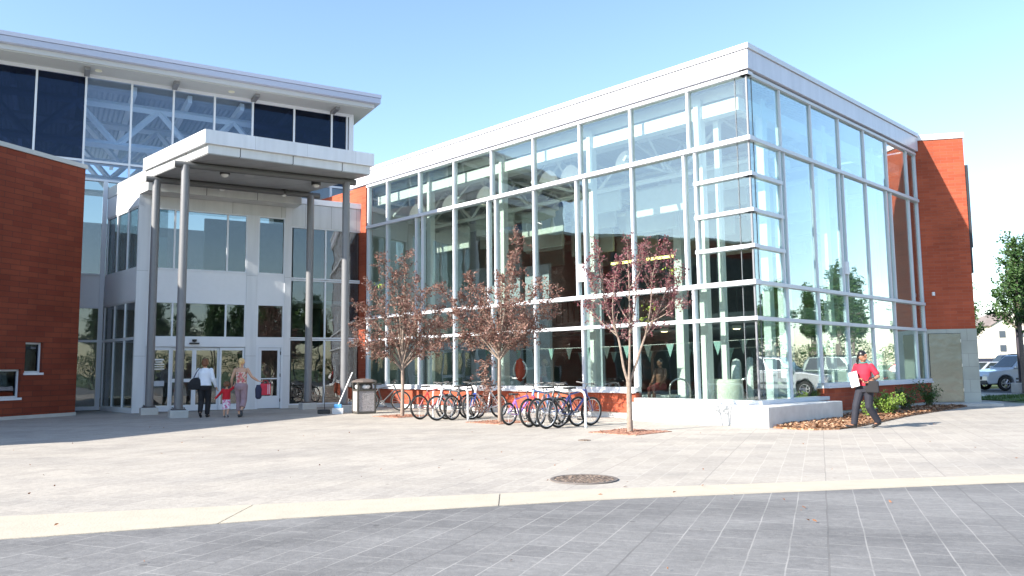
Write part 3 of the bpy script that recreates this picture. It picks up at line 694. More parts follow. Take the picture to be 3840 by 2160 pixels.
# side swing door
mb = MB(); x0, x1 = 4.001, 4.979
mb.box((x0, .0, .0), (x0 + .09, .1, 2.3)).box((x1 - .09, 0, 0), (x1, .1, 2.3)).box((x0 + .09, 0, 2.2), (x1 - .09, .1, 2.3)); mb.build("door_frame", FV, ent)
mb = MB(); a, b_ = x0 + .1, x1 - .1
mb.box((a, .03, .02), (a + .10, .08, 2.19)).box((b_ - .10, .03, .02), (b_, .08, 2.19)).box((a + .1, .03, .02), (b_ - .1, .08, .46)).box((a + .1, .03, 2.1), (b_ - .1, .08, 2.19)).box((a + .1, .035, 1.06), (b_ - .1, .075, 1.10))
sd = mb.build("swing_door", FV, ent); part(sd, "pane", GLASSV, (a + .1, .05, .46), (b_ - .1, .06, 2.1))
for z in (.3, 1.2, 2.0): part(sd, "hinge", DARK, (b_ - .01, .0, z - .06), (b_ + .02, .03, z + .06))
# right-hand wing of the entrance front
part(ent, "wing_panel", panel_mat("wing_panels", (.56, .575, .585), 1.0, 9, ox=.2, gap=.012), (5.201, .06, 6.75), (8.15, .3, 7.62))
part(ent, "wing_coping", WHITE, (5.15, .02, 7.63), (8.2, 3.0, 7.84))
fr(ent, 5.201, 8.12, 4.77, 6.75, .08, bars=(6.54,)); fr(ent, 5.201, 8.12, 2.54, 4.75, .08, bars=(6.54,)); fr(ent, 5.201, 8.12, .1, 2.52, .08, bars=(6.54,))
part(ent, "curb", CONC, (5.2, .02, -.02), (8.15, .3, .10)); part(ent, "downpipe", mat("blue_grey_pipe", (.50, .56, .66), .4), (8.13, -.02, 0), (8.22, .09, 7.6))
# vestibule roof: overhanging fascia in front, lit side fascia, side wall along the oblique line
P = lambda y, off=0.0: (dl(y) + off, y)
MB().prism([P(-.78), (5.35, -.78), (5.35, .0), P(0)], 7.43, 7.76).build("overhang_fascia", panel_mat("overhang_panels", (.56, .56, .545), 1.72, 9, ox=.45, gap=.02, dark=.15), ent)
MB().prism([P(-.80, -.02), (5.38, -.80), (5.38, 3.1), P(3.15, -.02)], 7.775, 8.17).build("overhang_fascia", MATS["overhang_panels"], ent)
SIDEP = panel_mat("side_metal_panel", (.42, .40, .43), 1.1, 9, ox=.1, gap=.012, rough=.3)
sidef = MB(); sidef.prism([P(-.0, -.005), P(3.17, -.005), P(3.17, .2), P(0, .2)], 7.03, 7.76); sidef.build("side_fascia", WHITE, ent)
MB().prism([P(.02), P(3.17), P(3.17, .2), P(.02, .2)], 3.78, 4.88).build("side_spandrel", WHITE, ent)
MB().prism([P(.02), P(3.17), P(3.17, .2), P(.02, .2)], 0, .12).build("side_sill", WHITE, ent)
def sidewin(z0, z1):
    Q = lambda y0, y1, za, zb, w_: MB().prism([P(y0, .02), P(y1, .02), P(y1, .10), P(y0, .10)], za, zb)
    mbw = Q(.06, 3.17, z0, z0 + .05, 0)
    for a_ in ((.06, 3.17, z1 - .05, z1), (.06, .11, z0 + .05, z1 - .05), (3.12, 3.17, z0 + .05, z1 - .05)):
        t_ = Q(*a_, 0); n_ = len(mbw.v); mbw.v += t_.v; mbw.f += [tuple(i + n_ for i in f) for f in t_.f]; mbw.mi += t_.mi
    o = mbw.build("side_window", FV, ent)
    for y in (1.05, 2.1):
        MB().prism([P(y - .03, .015), P(y + .03, .015), P(y + .03, .12), P(y - .03, .12)], z0 + .05, z1 - .05).build("mullion", FV, o)
    MB().prism([P(.06, .05), P(3.1, .05), P(3.1, .06), P(.06, .06)], z0 + .05, z1 - .05).build("pane", GLASSV, o)
sidewin(.12, 2.5); sidewin(2.5, 3.78); sidewin(4.88, 7.03)
part(ent, "vestibule_floor", mat("vest_floor", (.14, .14, .14), .6), (.3, .3, .0), (8.1, 3.1, .012))
part(ent, "vestibule_ceiling", CREAM, (.1, .35, 3.9), (8.0, 3.1, 4.0))
part(ent, "inner_wall", mat("vest_inner", (.15, .16, .16), .7, var=.2), (2.6, 2.9, 0.02), (8.1, 3.1, 7.3))

# canopy on round steel columns
can = empty("entrance_canopy", EP, ER, "flat white two-tier canopy on four grey round columns over the doors", "canopy")
FLc, FRc, BRc, BLc = (1.28, -5.1), (6.65, -4.8), (5.42, -.5), (.03, -.6)
def inset(P4, d):
    c = Vector((sum(p[0] for p in P4) / 4, sum(p[1] for p in P4) / 4)); o = []
    for p in P4:
        v = Vector(p) - c; o.append(tuple(c + Vector((v.x - math.copysign(d, v.x), v.y - math.copysign(d, v.y)))))
    return o
cp = [FLc, FRc, BRc, BLc]
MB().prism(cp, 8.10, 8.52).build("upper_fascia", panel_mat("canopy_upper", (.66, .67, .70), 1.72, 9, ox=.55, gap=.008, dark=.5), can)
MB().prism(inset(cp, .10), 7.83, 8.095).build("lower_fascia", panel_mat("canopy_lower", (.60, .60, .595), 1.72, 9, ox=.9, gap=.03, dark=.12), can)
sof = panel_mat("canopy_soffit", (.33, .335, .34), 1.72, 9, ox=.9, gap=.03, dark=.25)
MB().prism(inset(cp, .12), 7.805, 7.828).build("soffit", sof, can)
CP = [(.40, -1.25), (.95, -3.75), (5.55, -1.25), (6.02, -3.85)]
for i, (x, y) in enumerate(CP):
    c = MB().tube((x, y, .26), (x, y, 7.68), .125, seg=24, cap=False).build("column", GREYF, can, smooth=True)
    mb = MB().box((x - .19, y - .19, .225), (x + .19, y + .19, .255))
    for sx in (-.15, .15):
        for sy in (-.15, .15): mb.tube((x + sx, y + sy, .25), (x + sx, y + sy, .31), .014, seg=6)
    mb.build("base_plate", mat("rust_plate", (.10, .085, .08), .6), c)
    b = MB().box((x - .26, y - .26, -.02), (x + .26, y + .26, .222)).build("footing", CONC, can, bevel=.02)
def pipe(a, b, z=7.70, r=.105):
    a = Vector((*a, z)); b = Vector((*b, z)); d = (b - a).normalized()
    MB().tube(a - d * .32, b + d * .32, r, seg=20).build("pipe_beam", PIPE, can, smooth=True)
pipe(CP[0], CP[2]); pipe(CP[1], CP[3])
for k in (0, 2): 
    pass
part(can, "lamp_plate", CREAM, (2.9, -3.0, 7.795), (3.2, -2.7, 7.804))
DLM = mat("canopy_lamp_body", (.03, .03, .03), .5); DLG = mat("canopy_lamp_glass", (.75, .74, .70), .25)
for (x, y) in ((2.2, -3.2), (2.5, -1.1), (4.6, -1.2), (5.2, -3.1)):
    c = MB().lathe([(0, .17), (.16, .17), (.16, .04), (.15, .02), (0, .02)], (x, y, 7.63), 18).build("downlight", DLM, can, smooth=True)
    MB().ball((x, y, 7.65), (.125, .125, .09), 14, 8).build("lens", DLG, c, smooth=True)

# main building: clerestory glass wall and oversailing roof
main = empty("main_building", EP, ER, "tall main building with a dark ribbon of clerestory glass and a wide overhanging roof", "building")
MY = 3.18
MX = [-14.6, -13.0, -11.4, -9.8, -8.2, -6.55, -4.9, -3.24, -1.66, -.12, 1.36, 2.88, 4.36, 6.05, 7.66, 8.44]
ZR = [.15, 2.5, 3.72, 4.93, 8.45, 9.14, 12.32]
for x in MX[1:-1]:
    part(main, "mullion", FRAME, (x - .035, MY - .07, 8.47), (x + .035, MY + .1, 12.32))
    if x < -2 or x > 8: part(main, "mullion", FRAME, (x - .035, MY - .07, .15), (x + .035, MY + .1, 8.43))
part(main, "mullion", FRAME, (-.95, MY - .08, .15), (-.80, MY + .1, 8.44))
part(main, "mullion", FRAME, (-1.66 - .035, MY - .07, 8.47), (-1.66 + .035, MY - .069, 8.48))
part(main, "corner_post", FRAME, (8.42, MY - .08, 7.8), (8.62, MY + .12, 12.4))
part(main, "corner_trim", FRAME, (8.30, MY - .07, 7.8), (8.36, MY + .1, 12.32))
for z in (2.5, 8.45): part(main, "transom", FRAME, (MX[0], MY - .075, z - .04), (8.4, MY + .09, z + .04))
part(main, "transom", FRAME, (MX[0], MY - .075, 9.10), (8.4, MY + .09, 9.18)); part(main, "head_frame", FRAME, (MX[0], MY - .09, 12.30), (8.6, MY + .12, 12.42))
part(main, "spandrel_panel", WHITE, (MX[0], MY - .03, 3.75), (-.9, MY + .08, 4.9))
for z in (3.72, 4.93): part(main, "transom", FRAME, (MX[0], MY - .075, z - .03), (-.9, MY + .09, z + .03))
part(main, "sill", FRAME, (MX[0], MY - .1, .02), (-.8, MY + .1, .15))
for i in range(len(MX) - 1):
    x0, x1 = MX[i] + .036, MX[i + 1] - .036
    if i == len(MX) - 2: x1 = 8.30
    xm = (x0 + x1) / 2
    g = GLASSB if -1.7 < xm < 4.4 else GLASSD
    part(main, "window_pane", g, (x0, MY, 9.18), (x1, MY + GW, 12.30)); part(main, "window_pane", GLASSB if g is GLASSB else GLASSB, (x0, MY, 8.49), (x1, MY + GW, 9.10))
for (x0, x1) in ((-6.5, -4.94), (-4.86, -3.28), (-3.2, -.96), (-.79, 1.3), (5.3, 8.4)):
    for (z0, z1) in ((.15, 2.46), (2.54, 3.69), (4.96, 8.41)):
        if x0 > -.9 and z1 < 5: continue
        part(main, "window_pane", GLASSV, (x0, MY, z0), (x1, MY + GW, z1))
# roof
part(main, "soffit", mat("eave_soffit", (.42, .43, .42), .6), (-15.5, MY - 1.15, 12.42), (9.1, MY + 1.5, 12.46))
part(main, "lower_fascia", mat("eave_lower", (.46, .47, .49), .4), (-15.6, MY - 1.22, 12.46), (9.15, MY + 2.0, 12.64)); 
part(main, "roof_fascia", mat("roof_edge_metal", (.40, .43, .54), .35), (-15.7, MY - 1.42, 12.645), (9.35, MY + 8, 12.86)); part(main, "roof_fascia", MATS["roof_edge_metal"], (-15.7, MY - 1.45, 12.875), (9.38, MY + 8, 13.02))
for x in MX[::2]:
    o = part(main, "eave_bracket", GREYF, (x - .09, MY - .85, 12.30), (x + .09, MY - .09, 12.42))
for x in (-6.0, -1.3, 3.4): MB().lathe([(0, 0), (.12, 0), (.12, .03)], (x, MY - .6, 12.395), 14).build("eave_light", mat("eave_light_glass", (.75, .72, .55), .4), main)
# inside of the main building
MW_ = mat("main_inner_wall", (.34, .38, .46), .8, var=.1)
part(main, "inner_wall", MW_, (-16, MY + 14, 0), (8.3, MY + 14.2, 9.2)); part(main, "side_wall", WALLIN, (8.36, MY + .12, 7.9), (8.56, MY + 14, 12.4)); part(main, "side_wall", WALLIN, (8.36, MY + .12, 0), (8.56, MY + 14, 7.9))
part(main, "inner_ceiling", deck_mat("main_deck", (.45, .47, .5), .2), (-15, MY + .1, 12.5), (8.3, MY + 14, 12.6))
part(main, "inner_floor", mat("main_floor", (.2, .2, .19), .7), (-15, MY + .1, 0.0), (8.3, MY + 14, .05)); part(main, "upper_floor", MW_, (-15, MY + 1.5, 4.2), (8.3, MY + 14, 4.6))
TR = mat("white_truss", (.86, .88, .88), .5)
for yy, dx in ((1.2, 0), (4.2, .9), (7.4, .4), (10.8, 1.2)):
    truss(main, (-15 + dx, MY + yy, 0), (8.2, MY + yy, 0), 10.15, 11.75, 8, TR, .12)
for x in range(-14, 9, 2): part(main, "purlin", TR, (x - .08, MY + .3, 12.0), (x + .08, MY + 13.5, 12.3))
part(main, "roof_cap", MATS["roof_membrane"], (-15, MY + 8, 12.65), (8.9, MY + 14.2, 12.8))

# brick wing on the left
BP = Vector((-14.136, 25.968, 0)); BR = radians(70)     # local x = away from the camera
bw = empty("brick_wing", BP, BR, "windowed dark red brick wing with grey coping at the left edge", "building")
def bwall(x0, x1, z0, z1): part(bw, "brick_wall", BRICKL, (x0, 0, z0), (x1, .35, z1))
w1 = (-1.86, -1.27, 1.38, 2.30); w2 = (-3.3, -1.97, .64, 1.48)
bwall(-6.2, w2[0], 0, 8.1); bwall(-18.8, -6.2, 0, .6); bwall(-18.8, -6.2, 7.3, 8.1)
part(bw, "added_dark_panel", mat("dark_green_panel", (.035, .045, .040), .35, var=.5, vscale=.9), (-18.8, .06, .6), (-6.2, .30, 7.3))  # made-up glazing on the unseen stretch, keeps red brick out of the mirror image
for i in range(9): part(bw, "added_panel_rib", GREYF, (-18.7 + i * 1.55, 0, .601), (-18.62 + i * 1.55, .059, 7.299))  # ribs of the made-up glazing
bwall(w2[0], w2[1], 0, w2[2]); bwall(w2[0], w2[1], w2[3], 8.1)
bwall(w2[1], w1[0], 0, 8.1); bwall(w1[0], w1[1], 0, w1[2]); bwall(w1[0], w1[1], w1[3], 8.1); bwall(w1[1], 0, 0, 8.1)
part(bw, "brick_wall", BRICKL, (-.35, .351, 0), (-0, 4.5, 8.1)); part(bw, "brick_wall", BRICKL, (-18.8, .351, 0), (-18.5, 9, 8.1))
part(bw, "coping", mat("grey_coping", (.42, .42, .40), .5), (-18.85, -.05, 8.10), (.05, 9.0, 8.24))
part(bw, "footing", CONC, (-18.8, -.03, -.05), (.02, -.001, .10))
for (x0, x1, z0, z1) in (w1, w2):
    f = MB().box((x0, .10, z0), (x0 + .05, .2, z1)).box((x1 - .05, .1, z0), (x1, .2, z1)).box((x0 + .05, .1, z0), (x1 - .05, .2, z0 + .05)).box((x0 + .05, .1, z1 - .05), (x1 - .05, .2, z1)).build("window", FRAME, bw)
    part(f, "pane", GLASSD, (x0 + .05, .14, z0 + .05), (x1 - .05, .15, z1 - .05)); part(f, "window_sill", FRAME, (x0 - .03, -.05, z0 - .07), (x1 + .03, .12, z0))
    part(f, "dark_backing", mat("dim_room", (.04, .045, .03), .9), (x0, .3, z0), (x1, .36, z1))  # near-black sheet: the dimness of the room behind is put into its colour
# === PART2 ===
# ================================================================= trees
def leafmat(name, cols, scale=9, trans=.25):
    m = bpy.data.materials.new(name); m.use_nodes = True
    nt = m.node_tree; b = nt.nodes["Principled BSDF"]; L = nt.links
    tc = nt.nodes.new("ShaderNodeTexCoord"); vo = nt.nodes.new("ShaderNodeTexWhiteNoise"); vo.noise_dimensions = '3D'
    sn = nt.nodes.new("ShaderNodeVectorMath"); sn.operation = 'SNAP'; sn.inputs[1].default_value = (.09, .09, .09)
    L.new(tc.outputs["Object"], sn.inputs[0]); L.new(sn.outputs[0], vo.inputs["Vector"])
    cr = nt.nodes.new("ShaderNodeValToRGB"); els = cr.color_ramp.elements
    while len(els) < len(cols): els.new(.5)
    for i, c in enumerate(cols): els[i].position = i / (len(cols) - 1); els[i].color = (*c, 1)
    L.new(vo.outputs["Value"], cr.inputs[0]); L.new(cr.outputs[0], b.inputs["Base Color"])
    b.inputs["Roughness"].default_value = .5; b.inputs["Specular IOR Level"].default_value = .4
    tr = nt.nodes.new("ShaderNodeBsdfTranslucent"); L.new(cr.outputs[0], tr.inputs[0]); mx = nt.nodes.new("ShaderNodeMixShader"); mx.inputs[0].default_value = trans
    out = nt.nodes["Material Output"]; L.new(b.outputs[0], mx.inputs[1]); L.new(tr.outputs[0], mx.inputs[2]); L.new(mx.outputs[0], out.inputs[0])
    MATS[name] = m
    return m
PLUM_A = leafmat("bronze_plum_leaf", [(.11, .045, .036), (.22, .105, .080), (.33, .21, .165), (.14, .065, .055), (.24, .12, .10)])
PLUM_B = leafmat("purple_plum_leaf", [(.12, .035, .050), (.24, .085, .095), (.16, .045, .06), (.32, .17, .17)])
GREENL = leafmat("green_leaf", [(.03, .07, .022), (.06, .13, .032), (.04, .09, .026), (.10, .18, .05)])
YELL = leafmat("lime_leaf", [(.20, .30, .04), (.30, .38, .06)])
BARK = mat("pale_plum_bark", (.24, .185, .15), .85, var=.25, vscale=14, bump=.5)
BARKG = mat("grey_bark", (.16, .13, .11), .9, var=.25, vscale=10, bump=.5)
def leaf(mb, p, size, rnd, mi=0):
    d = Vector((rnd.uniform(-1, 1), rnd.uniform(-1, 1), rnd.uniform(-.6, 1))).normalized()
    e = d.cross(Vector((rnd.uniform(-1, 1), rnd.uniform(-1, 1), rnd.uniform(-1, 1)))).normalized()
    w = size * rnd.uniform(.22, .36); n = len(mb.v); q = p + d * size
    up = d.cross(e) * size * .1
    mb.v += [tuple(p), tuple(p + d * size * .5 + e * w + up), tuple(q), tuple(p + d * size * .5 - e * w + up)]; mb.f.append((n, n + 1, n + 2, n + 3)); mb.mi.append(mi)
def grow(wood, lv, rnd, p, d, length, r, level, P):
    """one branch: bends a little, throws twigs, carries leaves on its outer part"""
    n = max(3, int(length / P['step'])); seg = length / n; pts = [p.copy()]
    for i in range(n):
        d = (d + Vector((rnd.gauss(0, 1), rnd.gauss(0, 1), rnd.gauss(0, .8))) * P['wob'] + Vector((0, 0, P['up']))).normalized()
        q = p + d * seg; r2 = max(r * (1 - .75 / n), .0025)
        wood.tube(p, q, r, r2, seg=6 if r > .012 else 4, cap=False); p, r = q, r2; pts.append(p.copy())
        f = (i + 1) / n
        if level < P['levels'] and f > (.3 if level == 0 else .1) and rnd.random() < P['bprob'][level]:
            a = rnd.uniform(0, 2 * pi); e = d.cross(Vector((cos(a), sin(a), .3))).normalized()
            nd = (d * P['fwd'] + e).normalized()
            grow(wood, lv, rnd, p.copy(), nd, length * rnd.uniform(*P['ratio']) * (1.15 - .5 * f), r * .62, level + 1, P)
        if level >= 1 or f > .45:
            for _ in range(P['leaves']):
                if rnd.random() < .85:
                    lp = p - d * seg * rnd.random() + Vector((rnd.gauss(0, 1), rnd.gauss(0, 1), rnd.gauss(0, 1))) * P['spread']
                    leaf(lv, lp, P['size'] * rnd.uniform(.6, 1.25), rnd)
def tree(name, loc, rz, trunk, limbs, P, seed, lm, bark, label, group, cat="tree", lime=()):
    rnd = random.Random(seed); o = empty(name, loc, rz, label, cat, group)
    w = MB(); lv = MB()
    for a, b in zip(trunk[:-1], trunk[1:]): w.tube(a[:3], b[:3], a[3], b[3], seg=10, cap=False)
    for (path, r) in limbs:
        pts = [Vector(q) for q in path]
        # smooth the limb a little
        fine = []
        for i in range(len(pts) - 1):
            p0 = pts[max(i - 1, 0)]; p1 = pts[i]; p2 = pts[i + 1]; p3 = pts[min(i + 2, len(pts) - 1)]
            for k in range(5):
                t = k / 5; fine.append(.5 * ((2 * p1) + (p2 - p0) * t + (2 * p0 - 5 * p1 + 4 * p2 - p3) * t * t + (3 * p1 - p0 - 3 * p2 + p3) * t ** 3))
        fine.append(pts[-1]); n = len(fine) - 1
        for i in range(n):
            ra = r * (1 - .85 * i / n); rb = r * (1 - .85 * (i + 1) / n)
            w.tube(fine[i], fine[i + 1], ra, rb, seg=7, cap=False)
            f = i / n; d = (fine[i + 1] - fine[i]).normalized()
            if f > P['start']:
                for _ in range(P['twigs']):
                    a = rnd.uniform(0, 2 * pi); e = d.cross(Vector((cos(a), sin(a), .2))).normalized()
                    grow(w, lv, rnd, fine[i].lerp(fine[i + 1], rnd.random()), (d * P['fwd'] + e).normalized(), P['tl'] * (1.1 - .6 * f) * rnd.uniform(.6, 1.2), max(rb * .5, .005), 1, P)
                for _ in range(P['leaves'] * 2):
                    leaf(lv, fine[i] + Vector((rnd.gauss(0, 1), rnd.gauss(0, 1), rnd.gauss(0, 1))) * P['spread'], P['size'] * rnd.uniform(.6, 1.2), rnd)
    for (x, y, z) in lime:
        for _ in range(16): leaf(lv, Vector((x, y, z)) + Vector((rnd.gauss(0, .07), rnd.gauss(0, .05), rnd.gauss(0, .04))), P['size'] * 1.2, rnd, 1)
    w.build("trunk", bark, o, smooth=True); lv.build("crown", [lm, YELL], o)
    return o, len(lv.f)
PP = dict(step=.11, wob=.13, up=.05, levels=2, bprob=(.5, .42, .3), fwd=.8, ratio=(.45, .75), leaves=4, spread=.028, size=.068, start=.25, twigs=2, tl=.50)
GR = "young plum trees in the plaza"
def fan(r, lst): return [([(0, 0, a)] + b, r) for a, b in lst]
rn = random.Random(4)
limbs1 = []
for (x, z, zs) in ((-.55, 4.85, 1.8), (.12, 4.85, 1.9), (-.2, 4.3, 1.8), (.5, 4.2, 1.7), (-.95, 4.0, 1.7), (.75, 3.75, 1.65), (-1.35, 3.45, 1.6), (1.1, 3.3, 1.6), (1.4, 2.9, 1.55), (-1.25, 2.8, 1.5),
                   (-1.4, 2.35, 1.5), (1.3, 2.3, 1.5), (.55, 3.0, 1.6), (-.55, 3.2, 1.6), (-.8, 2.2, 1.45), (.9, 2.2, 1.5), (0, 3.6, 1.8), (.2, 2.6, 1.6), (-.3, 2.5, 1.5), (1.15, 2.75, 1.6)):
    y = rn.uniform(-1, 1) * (1.35 - abs(x) * .6) * (.9 if z < 4 else .3)
    zz = max(z, zs + .25); limbs1.append(([(0, 0, zs - .1), (x * .35, y * .35, zs + (zz - zs) * .42), (x * .75, y * .75, zs + (zz - zs) * .78), (x, y, z)], .024))
t1, n1_ = tree("plum_tree", (-3.244, 23.54, 0), 0, [(0, 0, -.05, .062), (.01, 0, .9, .05), (0, 0, 1.75, .045), (.0, 0, 2.6, .03)], limbs1, PP, 5, PLUM_A, BARK,
           "bronze-leaved plum tree with a broad round crown, nearest the trash bin", GR, lime=((-.62, -.2, 3.95),))
limbs2 = []
for (x, z, zs) in ((.55, 4.85, 2.2), (.35, 4.2, 2.0), (-.75, 3.85, 1.8), (-1.55, 3.55, 1.8), (-.9, 3.35, 1.8), (1.0, 3.5, 1.8), (1.5, 3.35, 1.8), (1.25, 2.9, 1.75), (-1.1, 2.85, 1.7), (.6, 2.5, 1.7),
                   (-.35, 3.4, 1.9), (.1, 3.7, 1.9), (.2, 2.9, 1.8), (-.55, 2.6, 1.75), (.9, 2.45, 1.7), (-.2, 2.3, 1.7), (.45, 3.2, 1.9), (-.9, 2.3, 1.7), (.3, 2.2, 1.7)):
    y = rn.uniform(-1, 1) * (1.25 - abs(x) * .6) * (.9 if z < 4 else .3)
    zz = max(z, zs + .25); limbs2.append(([(0, 0, zs - .1), (x * .4, y * .35, zs + (zz - zs) * .4), (x * .78, y * .75, zs + (zz - zs) * .75), (x, y, z)], .022))
limbs2.append(([(0, .1, 1.8), (-.22, .35, 1.75), (-.38, .5, 1.35), (-.42, .55, .8), (-.5, .6, .3)], .015))
t2, n2_ = tree("plum_tree", (-.339, 20.475, 0), 0, [(0, 0, -.05, .056), (-.01, 0, .9, .046), (0, 0, 1.8, .04), (.02, 0, 2.6, .03)], limbs2, PP, 8, PLUM_A, BARK,
           "bronze-leaved plum tree with a straggly crown, standing between the two groups of bicycles", GR)
limbs3 = []
for pts, r in (([(0, 0, 1.0), (-.10, 0, 1.35), (-.20, .05, 2.0), (-.42, .1, 2.6), (-.52, .1, 3.3), (-.60, .1, 4.0)], .034), ([(0, 0, 1.0), (.02, -.05, 1.5), (.04, -.05, 2.2), (.05, -.05, 3.2), (.03, -.05, 4.2)], .032),
               ([(0, 0, 1.0), (.16, .03, 1.4), (.38, .05, 2.0), (.7, .1, 2.55), (.92, .1, 3.2), (1.0, .1, 3.8)], .033), ([(.38, .05, 2.0), (.45, -.3, 2.6), (.5, -.45, 3.3), (.72, -.5, 3.9)], .02),
               ([(-.2, .05, 2.0), (-.35, -.35, 2.5), (-.3, -.55, 3.2), (-.2, -.6, 3.6)], .02), ([(-.2, .05, 2.0), (-.6, .2, 2.4), (-.85, .3, 2.7)], .016), ([(.05, 0, 2.0), (.25, .5, 2.7), (.35, .6, 3.5), (.4, .6, 3.9)], .02),
               ([(.7, .1, 2.5), (1.0, -.1, 2.8), (1.1, -.2, 3.3)], .016), ([(.04, 0, 2.3), (-.15, .4, 2.8), (-.2, .5, 3.4)], .016), ([(.5, 0, 2.3), (.85, -.3, 2.5), (1.05, -.4, 2.7)], .014), ([(-.42, .1, 2.6), (-.7, 0, 3.0), (-.78, 0, 3.5)], .014),
               ([(.05, -.05, 3.0), (.3, -.1, 3.4), (.35, -.1, 3.9)], .014)):
    limbs3.append((pts, r))
PP3 = dict(PP); PP3.update(size=.054, tl=.38, leaves=4, start=.36, up=.12, spread=.022)
t3, n3_ = tree("plum_tree", (2.44, 16.92, 0), 0, [(0, 0, -.05, .066), (.0, 0, .5, .058), (0, 0, 1.05, .056)], limbs3, PP3, 21, PLUM_B, BARK,
           "purple-leaved plum tree forking into upright limbs, in front of the concrete plinth", GR, lime=((.35, -.2, 2.35), (.95, -.2, 3.4), (.4, -.2, 2.6)))
t1.scale = (1, 1, .965); t2.scale = (1, 1, .98)
PITM = speckle_mat("tree_pit_mulch", [(.30, .13, .08), (.38, .19, .12), (.22, .09, .06), (.42, .24, .17)], 28)
for (x, y, lab) in ((-3.244, 23.54, "red mulch square round the trunk of the plum tree near the trash bin"), (-.34, 20.47, "red mulch square round the trunk of the middle plum tree"), (2.44, 16.92, "red mulch square round the trunk of the forked purple plum tree")):
    pm = MB(); pm.prism([(-.62, -.62), (.62, -.62), (.62, .62), (-.62, .62)], -.02, .012); rr = random.Random(int(x * 10) + 50)
    for _ in range(170):
        a, b = rr.uniform(-.6, .6), rr.uniform(-.6, .6); s = rr.uniform(.015, .04); an = rr.uniform(0, pi); n = len(pm.v)
        for (u, v) in ((-1, -.4), (1, -.4), (1, .4), (-1, .4)): pm.v.append((a + (u * cos(an) - v * sin(an)) * s, b + (u * sin(an) + v * cos(an)) * s, .014 + rr.random() * .02))
        pm.f.append((n, n + 1, n + 2, n + 3)); pm.mi.append(0)
    o = pm.build("tree_pit", PITM, loc=(x, y, 0), rz=HR); tag(o, lab, "tree pit", "mulch tree pits", "structure")

# green trees beyond the hall, and those the glass mirrors
PG = dict(step=.3, wob=.16, up=.08, levels=2, bprob=(.5, .5, .3), fwd=.9, ratio=(.45, .7), leaves=5, spread=.07, size=.15, start=.2, twigs=2, tl=.8)
def greentree(loc, h, wd, seed, label, group="green trees round the car park", slim=1.0):
    rnd = random.Random(seed); limbs = []
    for k in range(13):
        a = k * 2.4 + rnd.uniform(-.3, .3); f = k / 12; z1 = h * (.50 + .47 * f); rr = wd * (1 - f ** 2 * .8) * rnd.uniform(.75, 1.05); zs = h * (.38 + .32 * f)
        limbs.append(([(0, 0, zs), (cos(a) * rr * .45, sin(a) * rr * .45, zs + (z1 - zs) * .45), (cos(a) * rr, sin(a) * rr, z1)], .05))
    limbs.append(([(0, 0, h * .5), (.05, 0, h * .8), (0, 0, h)], .06))
    o, n = tree("green_tree", loc, 0, [(0, 0, -.05, .11), (0, 0, h * .35, .085), (0, 0, h * .7, .05)], limbs, PG, seed, GREENL, BARKG, label, group)
    return o
def copy_tree(o, loc, rz, sc, label):
    c = o.copy(); COL.objects.link(c); c.location = loc; c.rotation_euler = (0, 0, rz); c.scale = (sc, sc, sc); c["label"] = label
    for ch in o.children:
        d = ch.copy(); COL.objects.link(d); d.parent = c
    return c
g1 = greentree((23.1, 36.3, 0), 6.9, .95, 31, "tall narrow green tree by the lamp post right of the brick end wall")
g2 = copy_tree(g1, (25.6, 38.6, 0), 2.0, 1.12, "green tree at the right edge of the photo, behind the lamp post tree")
g3 = copy_tree(g1, (27.5, 48.5, 0), 4.1, .92, "green tree farther back, its crown against the brick end wall edge")
refl = [((31, 31, 0), .7, .9, "green tree mirrored in the middle of the hall's shaded glass side"), ((36, 38, 0), 3, 1.15, "green tree mirrored in the right panes of the hall"),
        ((44, 35, 0), 5, 1.2, "large green tree beyond the parked cars mirrored in the hall"), ((27, -9, 0), 1, 1.3, "green tree across the plaza mirrored above the sliding doors"),
        ((22, -15, 0), 2.2, 1.25, "green tree across the plaza mirrored left of the sliding doors"), ((34, -4, 0), 3.3, 1.4, "green tree across the plaza mirrored in the right part of the entrance"),
        ((14, -22, 0), 4.4, 1.3, "green tree across the plaza mirrored by the vestibule corner"), ((40, 6, 0), 5.2, 1.3, "green tree across the plaza mirrored in the entrance wing glass"),
        ((30, -20, 0), .3, 1.5, "tall green tree in the far row mirrored in the entrance"), ((44, -8, 0), 2.9, 1.5, "tall green tree far across the plaza mirrored in the wing glass"), ((50, 47, 0), 1.9, 1.3, "green tree by the cream flats mirrored in the hall"),
        ((38, -14, 0), 1.1, 1.45, "green tree between the far row trees mirrored in the entrance")]
for (l, r, s, lab) in refl: copy_tree(g1, l, r, s, lab)

# shrubs in the mulch bed
def shrub(loc, r, h, seed, lm, label, n=900, size=.05):
    rnd = random.Random(seed); o = empty("shrub", loc, 0, label, "shrub", "shrubs in the mulch bed"); w = MB(); lv = MB()
    for k in range(26):
        a = rnd.uniform(0, 2 * pi); q = Vector((cos(a) * r * rnd.uniform(.2, 1), sin(a) * r * rnd.uniform(.2, 1), h * rnd.uniform(.45, 1))); p = Vector((rnd.uniform(-.05, .05), rnd.uniform(-.05, .05), 0))
        m_ = p.lerp(q, .5) + Vector((0, 0, .08 * h)); w.tube(p, m_, .007, .005, 4, False); w.tube(m_, q, .005, .003, 4, False)
        for _ in range(n // 26):
            t = rnd.uniform(.2, 1); c = p.lerp(m_, t * 2) if t < .5 else m_.lerp(q, t * 2 - 1); leaf(lv, c + Vector((rnd.gauss(0, 1), rnd.gauss(0, 1), rnd.gauss(0, 1))) * .04, size * rnd.uniform(.7, 1.3), rnd)
    w.build("stems", BARKG, o); lv.build("foliage", [lm, YELL], o); return o
LG = leafmat("light_green_leaf", [(.10, .19, .03), (.20, .30, .05), (.14, .24, .04), (.26, .34, .08)])
